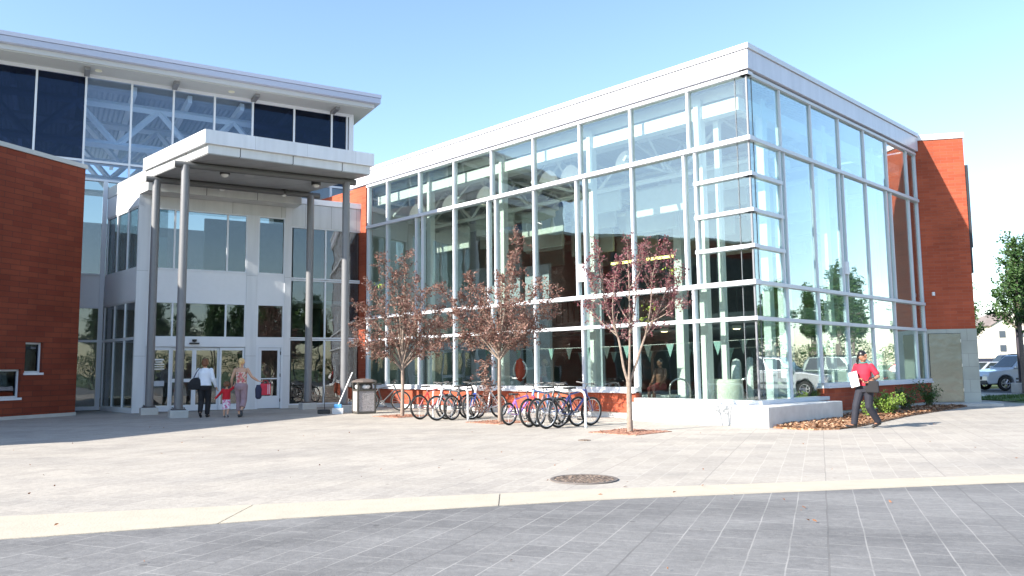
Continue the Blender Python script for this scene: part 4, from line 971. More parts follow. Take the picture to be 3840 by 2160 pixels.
shrub((10.0, 21.5, .02), .48, .62, 3, LG, "yellow-green leafy shrub just right of the walking woman", 1300, .07)
shrub((8.95, 20.3, .02), .22, .45, 9, LG, "small yellow-green shrub half hidden behind the walking woman", 500, .06)
shrub((11.2, 23.0, .02), .50, .75, 4, GREENL, "dark green shrub against the low brick wall, between the two others", 1100, .06)
shrub((12.9, 25.0, .02), .48, .8, 5, GREENL, "dark green shrub beside the steel door", 1100, .06)

# ================================================================= people
def evalmesh(o):
    dg = bpy.context.evaluated_depsgraph_get(); return bpy.data.meshes.new_from_object(o.evaluated_get(dg))
def solid(name, prims, m, parent, voxel=.008, extra=None, iters=3):
    mb = MB()
    for p in prims:
        if p[0] == 'c':
            _, a, b, ra, rb = p[:5]; mb.tube(a, b, ra, rb, seg=12); mb.ball(a, ra, 12, 8); mb.ball(b, rb, 12, 8)
        elif p[0] == 't': mb.tube(p[1], p[2], p[3], p[4], seg=14, flat=p[5] if len(p) > 5 else 1.0, up=(0, 1, 0) if len(p) > 5 else None)
        elif p[0] == 'b': mb.ball(p[1], p[2], 16, 10)
        elif p[0] == 'r':      # stack of ellipses (x, y, z, rx, ry)
            k = len(mb.v); R_ = p[1]; n = 20
            for (x, y, z, rx, ry) in R_:
                for i in range(n):
                    a = 2 * pi * i / n; mb.v.append((x + rx * cos(a), y + ry * sin(a), z))
            for j in range(len(R_) - 1):
                for i in range(n): mb.f.append((k + j * n + i, k + j * n + (i + 1) % n, k + (j + 1) * n + (i + 1) % n, k + (j + 1) * n + i)); mb.mi.append(0)
            up = R_[-1][2] > R_[0][2]
            mb.f.append(tuple(k + (n - 1 - i) for i in range(n))); mb.f.append(tuple(k + (len(R_) - 1) * n + i for i in range(n))); mb.mi += [0, 0]
    me = bpy.data.meshes.new(name + "_src"); me.from_pydata(mb.v, [], mb.f); me.update()
    tmp = bpy.data.objects.new("tmp_shape", me); COL.objects.link(tmp)
    r = tmp.modifiers.new("remesh", 'REMESH'); r.mode = 'VOXEL'; r.voxel_size = voxel; r.use_smooth_shade = True
    s = tmp.modifiers.new("smooth", 'SMOOTH'); s.iterations = iters; s.factor = .5
    bpy.context.view_layer.update(); out = evalmesh(tmp); bpy.data.objects.remove(tmp); bpy.data.meshes.remove(me)
    mats = m if isinstance(m, (list, tuple)) else [m]
    if extra:
        bm = bmesh.new(); bm.from_mesh(out)
        for (c, rr, mi) in extra:
            mt = Matrix.Translation(c) @ Matrix.Diagonal((*rr, 1)); res = bmesh.ops.create_icosphere(bm, subdivisions=2, radius=1, matrix=mt)
            for v in res['verts']:
                for f in v.link_faces: f.material_index = mi; f.smooth = True
        bm.to_mesh(out); bm.free()
    out.materials.clear()
    o = bpy.data.objects.new(name, out); COL.objects.link(o)
    for x in mats: out.materials.append(x)
    for p in out.polygons: p.use_smooth = True
    o.parent = parent; return o
def hand(wr, d, side, grip=.0):
    """five fingers and a thumb leaving the side of the palm; d = direction of the hand"""
    d = Vector(d).normalized(); wr = Vector(wr); sd = Vector((0, 1, 0)) if abs(d.y) < .7 else Vector((1, 0, 0)); sd = (sd - d * sd.dot(d)).normalized(); n_ = d.cross(sd) * side
    pr = []
    pc = wr + d * .045
    for k, off in enumerate((-.024, -.008, .008, .024)):
        pr.append(('c', wr + sd * off * .6, wr + d * .085 + sd * off, .013, .012))
        L_ = (.055, .068, .074, .066)[k] * .95; b = wr + d * .085 + sd * off; mid = b + (d * cos(grip * .6) + n_ * sin(grip * .6)) * L_ * .5; tip = mid + (d * cos(grip * 1.6 + .25) + n_ * sin(grip * 1.6 + .25)) * L_ * .5
        pr += [('c', b, mid, .0098, .0088), ('c', mid, tip, .0088, .0078)]
    t0 = wr + d * .03 + sd * .026; t1_ = t0 + (d * .75 + sd * .6 + n_ * .2) * .035; t2_ = t1_ + (d * .9 + sd * .15 + n_ * .3) * .028
    pr += [('c', t0, t1_, .0125, .0105), ('c', t1_, t2_, .0105, .0085)]
    return pr
def lerp(a, b, t): return tuple(Vector(a).lerp(Vector(b), t))
SK1 = mat("skin_light", (.52, .30, .20), .5, var=.05); SK2 = mat("skin_tan", (.27, .13, .08), .45, var=.05)
EYE = mat("eye_dark", (.02, .015, .012), .3); LIP = mat("lip", (.35, .09, .08), .5)
def person(loc, rz, k, label, J, skin, turn=0.0, g=1.0):
    """J: joints in metres for a 1.70 m figure; k scales it; returns the root"""
    o = empty("person", loc, rz, label, "person"); o.scale = (k, k, k)
    hc = Vector(J['head']); pr = []
    pr.append(('r', [(0, 0, .86, .145 * g, .10), (0, 0, .95, .165 * g, .115), (0, .005, 1.05, .13 * g, .10), (0, .01, 1.2, .145 * g, .105), (0, 0, 1.33, .16, .10), (0, -.005, 1.41, .13, .075), (0, 0, 1.45, .055, .055)]))
    pr.append(('c', (0, -.005, 1.40), (hc.x * .7, hc.y * .5, 1.52), .055, .05))
    fw = Vector((sin(turn), cos(turn), 0)); sd = Vector((cos(turn), -sin(turn), 0))
    pr += [('b', hc + fw * -.005, (.078, .09, .105)), ('b', hc + fw * .03 + Vector((0, 0, -.055)), (.052, .055, .055)), ('c', hc + fw * .085 + Vector((0, 0, .012)), hc + fw * .108 + Vector((0, 0, -.022)), .010, .014),
           ('b', hc + sd * .078 + Vector((0, 0, -.01)), (.014, .02, .03)), ('b', hc - sd * .078 + Vector((0, 0, -.01)), (.014, .02, .03)), ('b', hc + fw * .07 + Vector((0, 0, .035)), (.05, .03, .02)), ('b', hc + fw * .078 + Vector((0, 0, -.055)), (.026, .018, .012))]
    for s, sn in ((-1, 'L'), (1, 'R')):
        sh, el, wr = J['sh' + sn], J['el' + sn], J['wr' + sn]; hpj, kn, an, toe = J['hip' + sn], J['kn' + sn], J['an' + sn], J['toe' + sn]
        pr += [('c', sh, el, .048 * g, .037 * g), ('c', el, lerp(el, wr, .35), .038 * g, .038 * g), ('c', lerp(el, wr, .35), wr, .038 * g, .024)]
        pr += hand(wr, Vector(J.get('hd' + sn, Vector(wr) - Vector(el))), s, J.get('gr' + sn, .3))
        pr += [('c', hpj, kn, .085 * g, .053 * g), ('c', kn, lerp(kn, an, .3), .052 * g, .054 * g), ('c', lerp(kn, an, .3), an, .054 * g, .034), ('c', an, toe, .036, .026)]
    ex = [(hc + fw * .083 + sd * s * .030 + Vector((0, 0, .012)), (.013, .013, .008), 1) for s in (-1, 1)] + [(hc + fw * .090 + Vector((0, 0, -.050)), (.024, .014, .007), 2)]
    solid("body", pr, [skin, EYE, LIP], o, .0075, ex)
    return o
def legsJ(J, which, r0, r1, r2, cut=1.0, ext=.012):
    pr = []
    for sn in which:
        h, k, a = J['hip' + sn], J['kn' + sn], J['an' + sn]
        e = lerp(k, a, cut); pr += [('c', h, k, r0, r1), ('t', k, e, r1, r2), ('b', k, r1 * 1.0)]
    return pr
def shoe(name, J, sn, m, par, hgt=.042):
    a, t = Vector(J['an' + sn]), Vector(J['toe' + sn]); hl = a - (t - a).normalized() * .035; hl.z = max(min(a.z - .035, hl.z), .03) if a.z < .14 else a.z - .03
    solid(name, [('c', hl, t, .040, .036), ('c', a + Vector((0, 0, -.015)), hl, .042, .04), ('b', lerp(hl, t, .6), (.045, .06, .035))], m, par, .009)
def base(): return dict(head=(0, .02, 1.60), shL=(-.175, 0, 1.385), shR=(.175, 0, 1.385), hipL=(-.09, 0, .90), hipR=(.09, 0, .90))
# 1 the woman in the white shirt, seen from behind, mid-step
J = base(); J.update(elL=(-.27, .02, 1.12), wrL=(-.26, .14, .90), elR=(.25, -.03, 1.11), wrR=(.31, .08, .88), knL=(-.09, .02, .48), anL=(-.07, -.16, .15), toeL=(-.07, -.06, .03), knR=(.09, .10, .49), anR=(.08, .04, .08), toeR=(.09, .20, .04))
SHIRT = mat("white_cotton", (.74, .77, .84), .8, var=.03); BLK = mat("black_cloth", (.012, .012, .015), .85); HB = mat("auburn_hair", (.15, .055, .022), .5, var=.3, vscale=40)
p1 = person((-9.22, 24.0, 0), .12, 1.01, "woman in a white shirt and black trousers with short auburn hair, walking to the doors", J, SK1, g=1.12)
solid("shirt", [('r', [(0, 0, .93, .205, .150), (0, 0, 1.02, .185, .140), (0, .005, 1.15, .175, .13), (0, 0, 1.30, .19, .125), (0, -.005, 1.39, .17, .095), (0, 0, 1.45, .08, .07)]),
                ('c', J['shL'], J['elL'], .068, .056), ('t', J['elL'], lerp(J['elL'], J['wrL'], .95), .056, .045), ('b', J['elL'], .056), ('c', J['shR'], J['elR'], .068, .056), ('t', J['elR'], lerp(J['elR'], J['wrR'], .95), .056, .045), ('b', J['elR'], .056)], SHIRT, p1)
solid("trousers", [('r', [(0, -.01, .80, .17, .13), (0, -.01, .90, .195, .15), (0, 0, 1.0, .165, .13)])] + legsJ(J, "LR", .115, .085, .065, .98), BLK, p1)
solid("hair", [('b', (0, -.01, 1.635), (.098, .108, .098)), ('b', (0, -.035, 1.57), (.096, .085, .085))], HB, p1, .009)
for sn in "LR": shoe("shoe", J, sn, mat("black_leather", (.02, .018, .018), .4), p1)
M1 = Matrix.Translation((-9.22, 24.0, 0)) @ Matrix.Rotation(.12, 4, 'Z')
o = empty("shoulder_bag", M1 @ Vector((-.26, -.10, .80)), .12, "black shoulder bag hanging on the left side of the woman in the white shirt", "bag")
solid("bag_body", [('r', [(0, 0, .02, .10, .05), (0, 0, .05, .19, .085), (.0, 0, .18, .20, .09), (.02, 0, .32, .14, .06), (.03, 0, .38, .07, .03)])], BLK, o, .01)
MB().path([(-.05, -.02, .32), (.06, -.05, .55), (.14, -.03, .66), (.15, .05, .68)], .014, 6).build("strap", mat("navy_strap", (.03, .04, .09), .8), o, smooth=True)
# 2 the small child
J = base(); J.update(elL=(-.34, .02, 1.18), wrL=(-.52, .02, .98), hdL=(-1, 0, -.8), elR=(.30, .02, 1.48), wrR=(.37, .03, 1.66), hdR=(.2, 0, 1), knL=(-.10, .04, .48), anL=(-.10, 0, .09), toeL=(-.10, .17, .05), knR=(.10, .02, .48), anR=(.12, -.16, .16), toeR=(.12, -.06, .05))
J['head'] = (0, .02, 1.63)
RED = mat("red_fleece", (.50, .012, .022), .9, var=.06); CURL = mat("brown_curls", (.17, .075, .035), .6, var=.4, vscale=30, bump=.8, bscale=30)
PINK = bpy.data.materials.new("pink_pattern"); PINK.use_nodes = True
def pattern(m, cols, scale):
    nt = m.node_tree; b = nt.nodes["Principled BSDF"]; tc = nt.nodes.new("ShaderNodeTexCoord"); v = nt.nodes.new("ShaderNodeTexVoronoi"); v.inputs["Scale"].default_value = scale
    nt.links.new(tc.outputs["Object"], v.inputs["Vector"]); s = nt.nodes.new("ShaderNodeSeparateColor"); nt.links.new(v.outputs["Color"], s.inputs[0]); cr = nt.nodes.new("ShaderNodeValToRGB"); cr.color_ramp.interpolation = 'CONSTANT'
    while len(cr.color_ramp.elements) < len(cols): cr.color_ramp.elements.new(.5)
    for i, c in enumerate(cols): cr.color_ramp.elements[i].position = i / len(cols); cr.color_ramp.elements[i].color = (*c, 1)
    nt.links.new(s.outputs[1], cr.inputs[0]); nt.links.new(cr.outputs[0], b.inputs["Base Color"]); b.inputs["Roughness"].default_value = .85
pattern(PINK, [(.75, .66, .74), (.62, .16, .34), (.78, .72, .78)], 17)
p2 = person((-8.47, 23.75, 0), .05, .57, "small child in a red top and pink shorts with curly brown hair", J, SK1, g=1.25)
p2.scale = (.60, .60, .585)
solid("top", [('r', [(0, 0, .90, .20, .15), (0, 0, 1.1, .19, .14), (0, 0, 1.32, .185, .13), (0, 0, 1.43, .12, .09)]), ('c', J['shL'], J['elL'], .075, .062), ('c', J['elL'], J['wrL'], .062, .05), ('c', J['shR'], J['elR'], .075, .062), ('t', J['elR'], lerp(J['elR'], J['wrR'], .5), .062, .05)], RED, p2, .011)
solid("shorts", [('r', [(0, 0, .78, .16, .13), (0, 0, .9, .19, .145), (0, 0, .98, .17, .13)])] + legsJ(J, "LR", .11, .098, .095, .18), PINK, p2, .011)
hb = [('b', (0, -.01, 1.67), (.125, .13, .12))]; rr = random.Random(2)
for _ in range(46):
    a = rr.uniform(0, 2 * pi); z = rr.uniform(-.6, 1); q = sqrt(max(0, 1 - z * z)); y = sin(a) * q
    if y > .55: continue
    hb.append(('b', (cos(a) * q * .13, y * .13 - .02, 1.66 + z * .13), rr.uniform(.03, .05)))
solid("hair", hb, CURL, p2, .012, iters=1)
for sn in "LR": shoe("shoe", J, sn, mat("grey_sandal", (.15, .14, .16), .7), p2)
# 3 the woman in the floral top
J = base(); J.update(elL=(-.27, -.02, 1.12), wrL=(-.30, .05, .90), hdL=(-.3, 0, -1), elR=(.31, .0, 1.17), wrR=(.47, .10, 1.04), hdR=(1, .3, -.15), grR=1.0, knL=(-.08, .08, .48), anL=(-.05, .04, .08), toeL=(-.05, .2, .04), knR=(.10, -.02, .49), anR=(.11, -.24, .22), toeR=(.12, -.24, .07))
FLOR = bpy.data.materials.new("floral_cloth"); FLOR.use_nodes = True; pattern(FLOR, [(.62, .20, .18), (.66, .55, .45), (.52, .08, .10), (.60, .45, .40), (.30, .22, .14)], 24)
MAU = mat("mauve_trousers", (.30, .20, .22), .85, var=.08, vscale=9, bump=.4, bscale=12); BLO = mat("blonde_hair", (.62, .43, .20), .45, var=.25, vscale=40)
p3 = person((-8.06, 23.8, 0), -.02, 1.015, "blonde woman in a floral top and mauve trousers carrying bags, holding the child's hand", J, SK1, g=1.05)
solid("top", [('r', [(0, 0, .98, .165, .125), (0, 0, 1.08, .15, .12), (0, .005, 1.2, .16, .125), (0, 0, 1.31, .165, .115)]), ('c', (-.10, -.06, 1.28), (-.11, -.01, 1.44), .016, .014), ('c', (.10, -.06, 1.28), (.11, -.01, 1.44), .016, .014)], FLOR, p3, .008, iters=2)
solid("trousers", [('r', [(0, -.01, .80, .165, .13), (0, -.015, .90, .185, .15), (0, 0, 1.0, .155, .125)])] + legsJ(J, "LR", .108, .085, .085, .72), MAU, p3)
solid("hair", [('b', (0, -.015, 1.63), (.088, .105, .098)), ('b', (0, -.115, 1.60), (.035, .035, .04)), ('c', (0, -.12, 1.58), (.0, -.11, 1.45), .026, .014)], BLO, p3, .008)
for sn in "LR": shoe("shoe", J, sn, mat("dark_sandal", (.04, .045, .05), .6), p3)
M3 = Matrix.Translation((-8.06, 23.8, 0))
RB = mat("red_bag_cloth", (.48, .02, .045), .7, var=.1); NB = mat("navy_bag_cloth", (.015, .018, .05), .7)
o = empty("tote_bag", M3 @ Vector((.68, .13, .64)), .3, "red tote bag with pale stripes held in the blonde woman's right hand", "bag")
MB().prism([(-.15, -.04), (.15, -.04), (.15, .05), (-.15, .05)], 0, .34).build("bag_body", RB, o, bevel=.02)
for x in (.06, .10): MB().box((x, -.044, .03), (x + .02, -.041, .32)).build("stripe", mat("pale_stripe", (.6, .45, .5), .8), o)
MB().path([(-.08, 0, .34), (-.06, 0, .42), (.0, 0, .44), (.06, 0, .42), (.08, 0, .34)], .009, 6).build("handle", RB, o)
o = empty("lunch_bag", M3 @ Vector((.50, .06, .53)), .3, "navy drawstring bag held in the blonde woman's right hand, beside the red tote", "bag")
solid("bag_body", [('r', [(0, 0, 0, .05, .04), (0, 0, .05, .09, .07), (0, 0, .3, .10, .075), (0, 0, .42, .06, .04)])], NB, o, .01)
MB().path([(0, 0, .40), (-.02, 0, .52)], .012, 6).build("cord", mat("white_cord", (.7, .7, .7), .7), o)
# 4 the walking woman in red: strides to the left, looks back to the right
J = base(); J.update(elL=(-.31, -.02, 1.15), wrL=(-.17, .19, 1.02), hdL=(.6, .8, -.1), grL=1.1, elR=(.28, -.04, 1.15), wrR=(.06, .17, 1.10), hdR=(-1, .35, .1), grR=.6,
                    knR=(.15, .15, .50), anR=(.20, .18, .085), toeR=(.31, .31, .045), knL=(-.07, -.0, .48), anL=(-.16, -.22, .14), toeL=(-.09, -.11, .04))
J['head'] = (0, .03, 1.60)
POLO = mat("red_polo", (.42, .012, .035), .8, var=.05, vscale=10); SLK = mat("charcoal_slacks", (.013, .014, .024), .8, var=.12, vscale=8, bump=.3, bscale=10); HK = mat("black_hair", (.012, .010, .010), .35)
WH = radians(130); WP = Vector((7.55, 17.25, 0))     # heading: forward = towards the left and the camera
p4 = person(WP, WH, .955, "woman in red polo shirt and dark slacks striding past the mulch bed with papers", J, SK2, turn=-1.4, g=1.0)
solid("polo_shirt", [('r', [(0, 0, .95, .185, .14), (0, 0, 1.05, .16, .125), (0, .008, 1.2, .165, .135), (0, 0, 1.33, .175, .12), (0, -.005, 1.40, .155, .09), (0, 0, 1.455, .07, .065)]),
                     ('t', J['shL'], lerp(J['shL'], J['elL'], .82), .058, .064), ('t', J['shR'], lerp(J['shR'], J['elR'], .82), .058, .064), ('b', J['shL'], .060), ('b', J['shR'], .060)], POLO, p4)
MB().torus((0, .01, 1.455), .068, .016, 'Z', 20, 8).build("collar", mat("teal_collar", (.02, .16, .15), .7), p4, smooth=True)
solid("slacks", [('r', [(0, -.01, .80, .165, .13), (0, -.01, .90, .18, .145), (0, 0, 1.0, .155, .12)])] + legsJ(J, "LR", .108, .082, .072, 1.0), SLK, p4)
fw = Vector((sin(-1.4), cos(-1.4), 0)); hc = Vector(J['head'])
solid("hair", [('b', hc - fw * .014 + Vector((0, 0, .042)), (.094, .096, .10)), ('c', hc - fw * .10 + Vector((0, 0, .02)), hc - fw * .14 + Vector((0, 0, -.10)), .036, .03), ('c', hc - fw * .14 + Vector((0, 0, -.10)), hc - fw * .13 + Vector((0, 0, -.19)), .03, .012)], HK, p4, .008)
for sn in "LR": shoe("shoe", J, sn, mat("black_leather", (.02, .018, .018), .4), p4)
M4 = Matrix.Translation(WP) @ Matrix.Rotation(WH, 4, 'Z') @ Matrix.Scale(.955, 4)
PAP = mat("paper_white", (.78, .76, .76), .7)
o = MB().box((-.11, -.004, -.16), (.11, .004, .16)).build("papers", PAP); o.matrix_world = Matrix.Translation(M4 @ Vector((.13, .215, 1.09))) @ Matrix.Rotation(WH - .25, 4, 'Z') @ Matrix.Rotation(.22, 4, 'Y')
tag(o, "white sheaf of papers held against the chest of the woman in red", "papers")
o = empty("handbag", M4 @ Vector((-.26, .19, .88)), WH - .3, "flat black bag under the arm of the woman in red", "bag")
MB().prism([(-.17, -.03), (.17, -.03), (.17, .03), (-.17, .03)], -.08, .17).build("bag_body", BLK, o, bevel=.02); MB().path([(-.1, 0, .16), (-.05, 0, .24), (.05, 0, .24), (.1, 0, .16)], .01, 6).build("handle", BLK, o)
# dim figure behind the glass
J = base(); J.update(elL=(-.23, .05, 1.14), wrL=(-.2, .2, .98), elR=(.23, .05, 1.14), wrR=(.2, .2, .98), knL=(-.1, .42, .80), anL=(-.1, .45, .36), toeL=(-.1, .6, .3), knR=(.1, .42, .80), anR=(.1, .45, .36), toeR=(.1, .6, .3))
p5 = person(hp(2.2, 4.35, -.05), HR + 1.5, .95, "person in red trunks seated behind the glass by the forked plum tree", J, mat("skin_brown", (.17, .08, .05), .5), g=1.1)
solid("trunks", [('r', [(0, -.01, .78, .165, .14), (0, -.01, .90, .18, .145), (0, 0, 1.0, .15, .12)])] + legsJ(J, "LR", .11, .08, .07, .05), mat("red_trunks", (.16, .03, .03), .8), p5)
solid("hair", [('b', (0, -.01, 1.64), (.09, .10, .09))], HK, p5)
o = empty("deck_bench", hp(2.2, 4.35, .12), HR, "low pool bench under the seated person behind the glass", "bench")
MB().box((-.25, -.5, .36), (.25, .5, .42)).build("seat", IW, o)
for sx in (-.2, .2):
    for sy in (-.45, .45): MB().box((sx - .02, sy - .02, 0), (sx + .02, sy + .02, .36)).build("leg", CHROME, o)

# ================================================================= bicycles, racks, bin, broom
TYRE = mat("tyre_rubber", (.018, .018, .018), .8); ALU = mat("bike_alloy", (.55, .55, .56), .3, metal=.9); SAD = mat("saddle_black", (.02, .02, .02), .5)
def bicycle(loc, rz, col, label, R=.33, lean=.05, rimc=None, fork=None, small=False):
    k = R / .33 if small else 1.0
    o = empty("bicycle", loc, rz, label, "bicycle", "bicycles locked at the racks"); o.rotation_euler = (lean, 0, rz)
    fm = mat("bike_" + "_".join(str(int(c * 100)) for c in col), col, .3, coat=.5); km = mat("bike_" + "_".join(str(int(c * 100)) for c in fork), fork, .3, coat=.5) if fork else fm
    rear, front, bb = Vector((0, 0, R)), Vector((1.04 * k, 0, R)), Vector((.43 * k, 0, .28 * k)); st = Vector((.30 * k, 0, .74 * k)); ht = Vector((.83 * k, 0, .84 * k)); hb = Vector((.87 * k, 0, .72 * k))
    mb = MB(); mb.tube(bb, st, .021, seg=8).tube(st, ht, .021, seg=8).tube(bb, hb, .027, seg=8).tube(hb, ht, .027, seg=8)
    for s in (-.05, .05):
        mb.tube(bb + Vector((0, s * .4, 0)), rear + Vector((0, s, 0)), .013, seg=6); mb.tube(st + Vector((0, s * .3, -.02)), rear + Vector((0, s, 0)), .012, seg=6)
    mb.build("frame", fm, o, smooth=True)
    mb = MB()
    for s in (-.05, .05): mb.tube(hb + Vector((.01, s, -.04)), front + Vector((0, s, 0)), .016, .012, seg=6)
    mb.tube(hb + Vector((.01, -.06, -.04)), hb + Vector((.01, .06, -.04)), .017, seg=6); mb.tube(hb, hb + Vector((.01, 0, -.05)), .016, seg=6); mb.build("fork", km, o, smooth=True)
    for c in (rear, front):
        mb = MB().tube(c + Vector((0, -.05, 0)), c + Vector((0, .05, 0)), .022, seg=10)
        for i in range(28):
            a = 2 * pi * i / 28; mb.tube(c + Vector((0, .02 * (-1) ** i, 0)), c + Vector((cos(a + .1 * (-1) ** i) * (R - .05), 0, sin(a + .1 * (-1) ** i) * (R - .05))), .0022, seg=3, cap=False)
        if c is rear:
            mb.lathe([(0, 0), (.045, 0), (.03, .02), (0, .02)], (0, 0, 0), 12)
            n = 13 * 4  # turn the sprocket upright
            for q in range(len(mb.v) - 12 * 4, len(mb.v)): x, y, z = mb.v[q]; mb.v[q] = (c.x + x, -.045 - z, c.z + y)
        w = mb.build("wheel", ALU, o)
        MB().torus(c, R - .026, .028, 'Y', 40, 8).build("tyre", TYRE, w, smooth=True)
        MB().torus(c, R - .052, .011, 'Y', 40, 6, sx=1.2).build("rim", rimc or ALU, w, smooth=True)
        MB().box((c.x + (R - .12) * .7, -.012, c.z + (R - .12) * .6), (c.x + (R - .12) * .7 + .07, .012, c.z + (R - .12) * .6 + .02)).build("reflector", mat("amber_reflector", (.7, .22, .02), .3), w)
    s0 = st + Vector((-.03 * k, 0, .13 * k)); sd_ = MB().tube(st, s0, .013, seg=8)
    sp = sd_.build("seat_post", ALU, o)
    MB().prism([(s0.x - .13, -.065), (s0.x - .10, -.075), (s0.x + .0, -.035), (s0.x + .15, -.018), (s0.x + .15, .018), (s0.x, .035), (s0.x - .10, .075), (s0.x - .13, .065)], s0.z, s0.z + .045).build("saddle", SAD, o, bevel=.015, seg=2)
    h = ht + Vector((-.02, 0, .05)); hh = h + Vector((.05, 0, .08 * k)); mb = MB().tube(ht, h, .014, seg=8).tube(h, hh, .014, seg=8)
    mb.path([hh + Vector((-.06, -.29, .03)), hh + Vector((0, -.10, .02)), hh, hh + Vector((0, .10, .02)), hh + Vector((-.06, .29, .03))], .011, 8)
    hbz = mb.build("handlebar", mat("bar_dark", (.06, .06, .06), .4), o, smooth=True)
    for s in (-1, 1):
        MB().tube(hh + Vector((-.06, s * .29, .03)), hh + Vector((-.025, s * .18, .025)), .017, seg=8).build("grip", BLACK, hbz, smooth=True)
        MB().tube(hh + Vector((-.02, s * .17, .02)), hh + Vector((.05, s * .25, -.02)), .006, seg=5).build("brake_lever", ALU, hbz)
    mb = MB().torus(bb + Vector((0, -.055, 0)), .075, .008, 'Y', 24, 5); 
    for i in range(5): a = i * 2 * pi / 5; mb.tube(bb + Vector((0, -.055, 0)), bb + Vector((cos(a) * .075, -.055, sin(a) * .075)), .006, seg=4)
    mb.tube(bb + Vector((0, -.07, 0)), bb + Vector((.13, -.07, -.10)), .010, seg=6).tube(bb + Vector((0, .07, 0)), bb + Vector((-.13, .07, .10)), .010, seg=6).tube(bb + Vector((0, -.08, 0)), bb + Vector((0, .08, 0)), .015, seg=8)
    cr = mb.build("crankset", ALU, o)
    for (q, s) in ((bb + Vector((.13, -.07, -.10)), -1), (bb + Vector((-.13, .07, .10)), 1)): MB().box(q + Vector((-.045, min(0, s * .09), -.012)), q + Vector((.045, max(0, s * .09), .012))).build("pedal", BLACK, cr)
    MB().tube(bb + Vector((0, -.055, .075)), rear + Vector((0, -.055, .045)), .004, seg=4).tube(bb + Vector((0, -.055, -.075)), rear + Vector((0, -.055, -.045)), .004, seg=4).build("chain", BLACK, o)
    return o
DRv = HR
def bk(x, y, da, *a, flip=False, **kw):
    rz = HR + da
    if flip: x += cos(rz) * 1.04; y += sin(rz) * 1.04; rz += pi
    return bicycle((x, y, 0), rz, *a, **kw)
WHR = mat("white_rim", (.70, .70, .70), .4)
bk(-2.53, 21.9, .05, (.55, .05, .05), "red and white road bicycle, leftmost at the left rack", R=.335, lean=-.07)
bk(-2.02, 21.35, -.05, (.40, .41, .43), "grey mountain bicycle, second from the left at the left rack", flip=True, lean=.06, rimc=WHR)
bk(-1.62, 21.45, .12, (.05, .05, .055), "black bicycle in the middle of the left rack group", lean=-.05)
bk(-1.12, 21.65, .02, (.62, .64, .68), "white and blue mountain bicycle at the right leg of the left rack", flip=True, lean=.05, fork=(.04, .08, .35), rimc=WHR)
bk(-.10, 19.3, .02, (.35, .16, .50), "small purple and blue bicycle, leftmost at the right rack", R=.27, small=True, lean=-.06, fork=(.05, .25, .6))
bk(.37, 18.6, .06, (.10, .22, .55), "blue bicycle with a red fork, second at the right rack", R=.33, lean=.05, fork=(.5, .04, .05), flip=True)
bk(.74, 18.05, .0, (.03, .03, .035), "black mountain bicycle with bright rims, nearest the camera at the right rack", R=.345, lean=-.05, rimc=WHR, flip=True)
bk(1.02, 18.35, -.08, (.05, .06, .22), "navy bicycle next to the leg of the right rack", R=.335, lean=.08)
bk(-1.82, 21.85, -.1, (.16, .17, .18), "dark grey bicycle squeezed in the middle of the left rack group", lean=.09, flip=True)
bk(.56, 18.75, .1, (.30, .30, .31), "silver bicycle with a white rear rim between the blue and the black one", lean=-.03, rimc=WHR)
bk(-4.75, 26.55, -.75, (.04, .04, .045), "dark bicycle parked behind the trash bin against the brick base", R=.335, lean=.1)
for (x, y, lab) in ((-1.21, 21.45, "white hoop bicycle rack at the left group of bicycles"), (1.63, 18.2, "white hoop bicycle rack at the right group of bicycles")):
    o = empty("bicycle_rack", (x, y, 0), radians(134.1), lab, "bicycle rack", "hoop bicycle racks"); L_ = 1.48; pts = [(0, 0, -.03), (0, 0, .68)]
    pts += [(.16 - .16 * cos(a * pi / 12), 0, .68 + .16 * sin(a * pi / 12)) for a in range(1, 7)] + [(L_ - .16 + .16 * sin(a * pi / 12), 0, .68 + .16 * cos(a * pi / 12)) for a in range(0, 7)] + [(L_, 0, -.03)]
    MB().path(pts, .026, 12).build("hoop", mat("rack_white", (.66, .67, .69), .35), o, smooth=True)
    for xx in (0, L_): MB().lathe([(.026, .03), (.07, .012), (.07, 0)], (xx, 0, 0), 16).build("foot_plate", ALU, o, smooth=True)
# trash bin
AGG = speckle_mat("aggregate_panel", [(.30, .28, .28), (.42, .39, .39), (.22, .21, .21), (.35, .32, .33)], 70, .9, .3); BFR = mat("bin_frame", (.075, .07, .062), .5)
tb_ = empty("trash_bin", (-4.68, 25.25, 0), radians(27), "square dark framed trash bin with speckled panels and domed hood by the canopy column", "trash bin")
w = .30
mb = MB()
for sx in (-1, 1):
    for sy in (-1, 1): mb.box((sx * w, sy * w, 0), (sx * (w - .05), sy * (w - .05), .98))
for z0, z1 in ((.02, .07), (.70, .75), (.94, .98)):
    mb.box((-w + .05, -w, z0), (w - .05, -w + .04, z1)).box((-w + .05, w - .04, z0), (w - .05, w, z1)).box((-w, -w + .05, z0), (-w + .04, w - .05, z1)).box((w - .04, -w + .05, z0), (w, w - .05, z1))
mb.build("frame", BFR, tb_)
for a in range(4): 
    o = MB().box((-w + .055, -w + .012, .075), (w - .055, -w + .03, .695)).build("side_panel", AGG, tb_); o.rotation_euler = (0, 0, a * pi / 2)
MB().lathe([(0, .0), (w * .9, 0), (w * .9, .22), (0, .22)], (0, 0, .74), 8).build("inner_liner", BLACK, tb_)
for a in range(4):
    o = MB().ball((0, -w * .78, .83), (.13, .05, .075), 12, 8).build("bag_liner", mat("white_bin_bag", (.74, .74, .76), .4, bump=.8, bscale=25), tb_, smooth=True); o.rotation_euler = (0, 0, a * pi / 2)
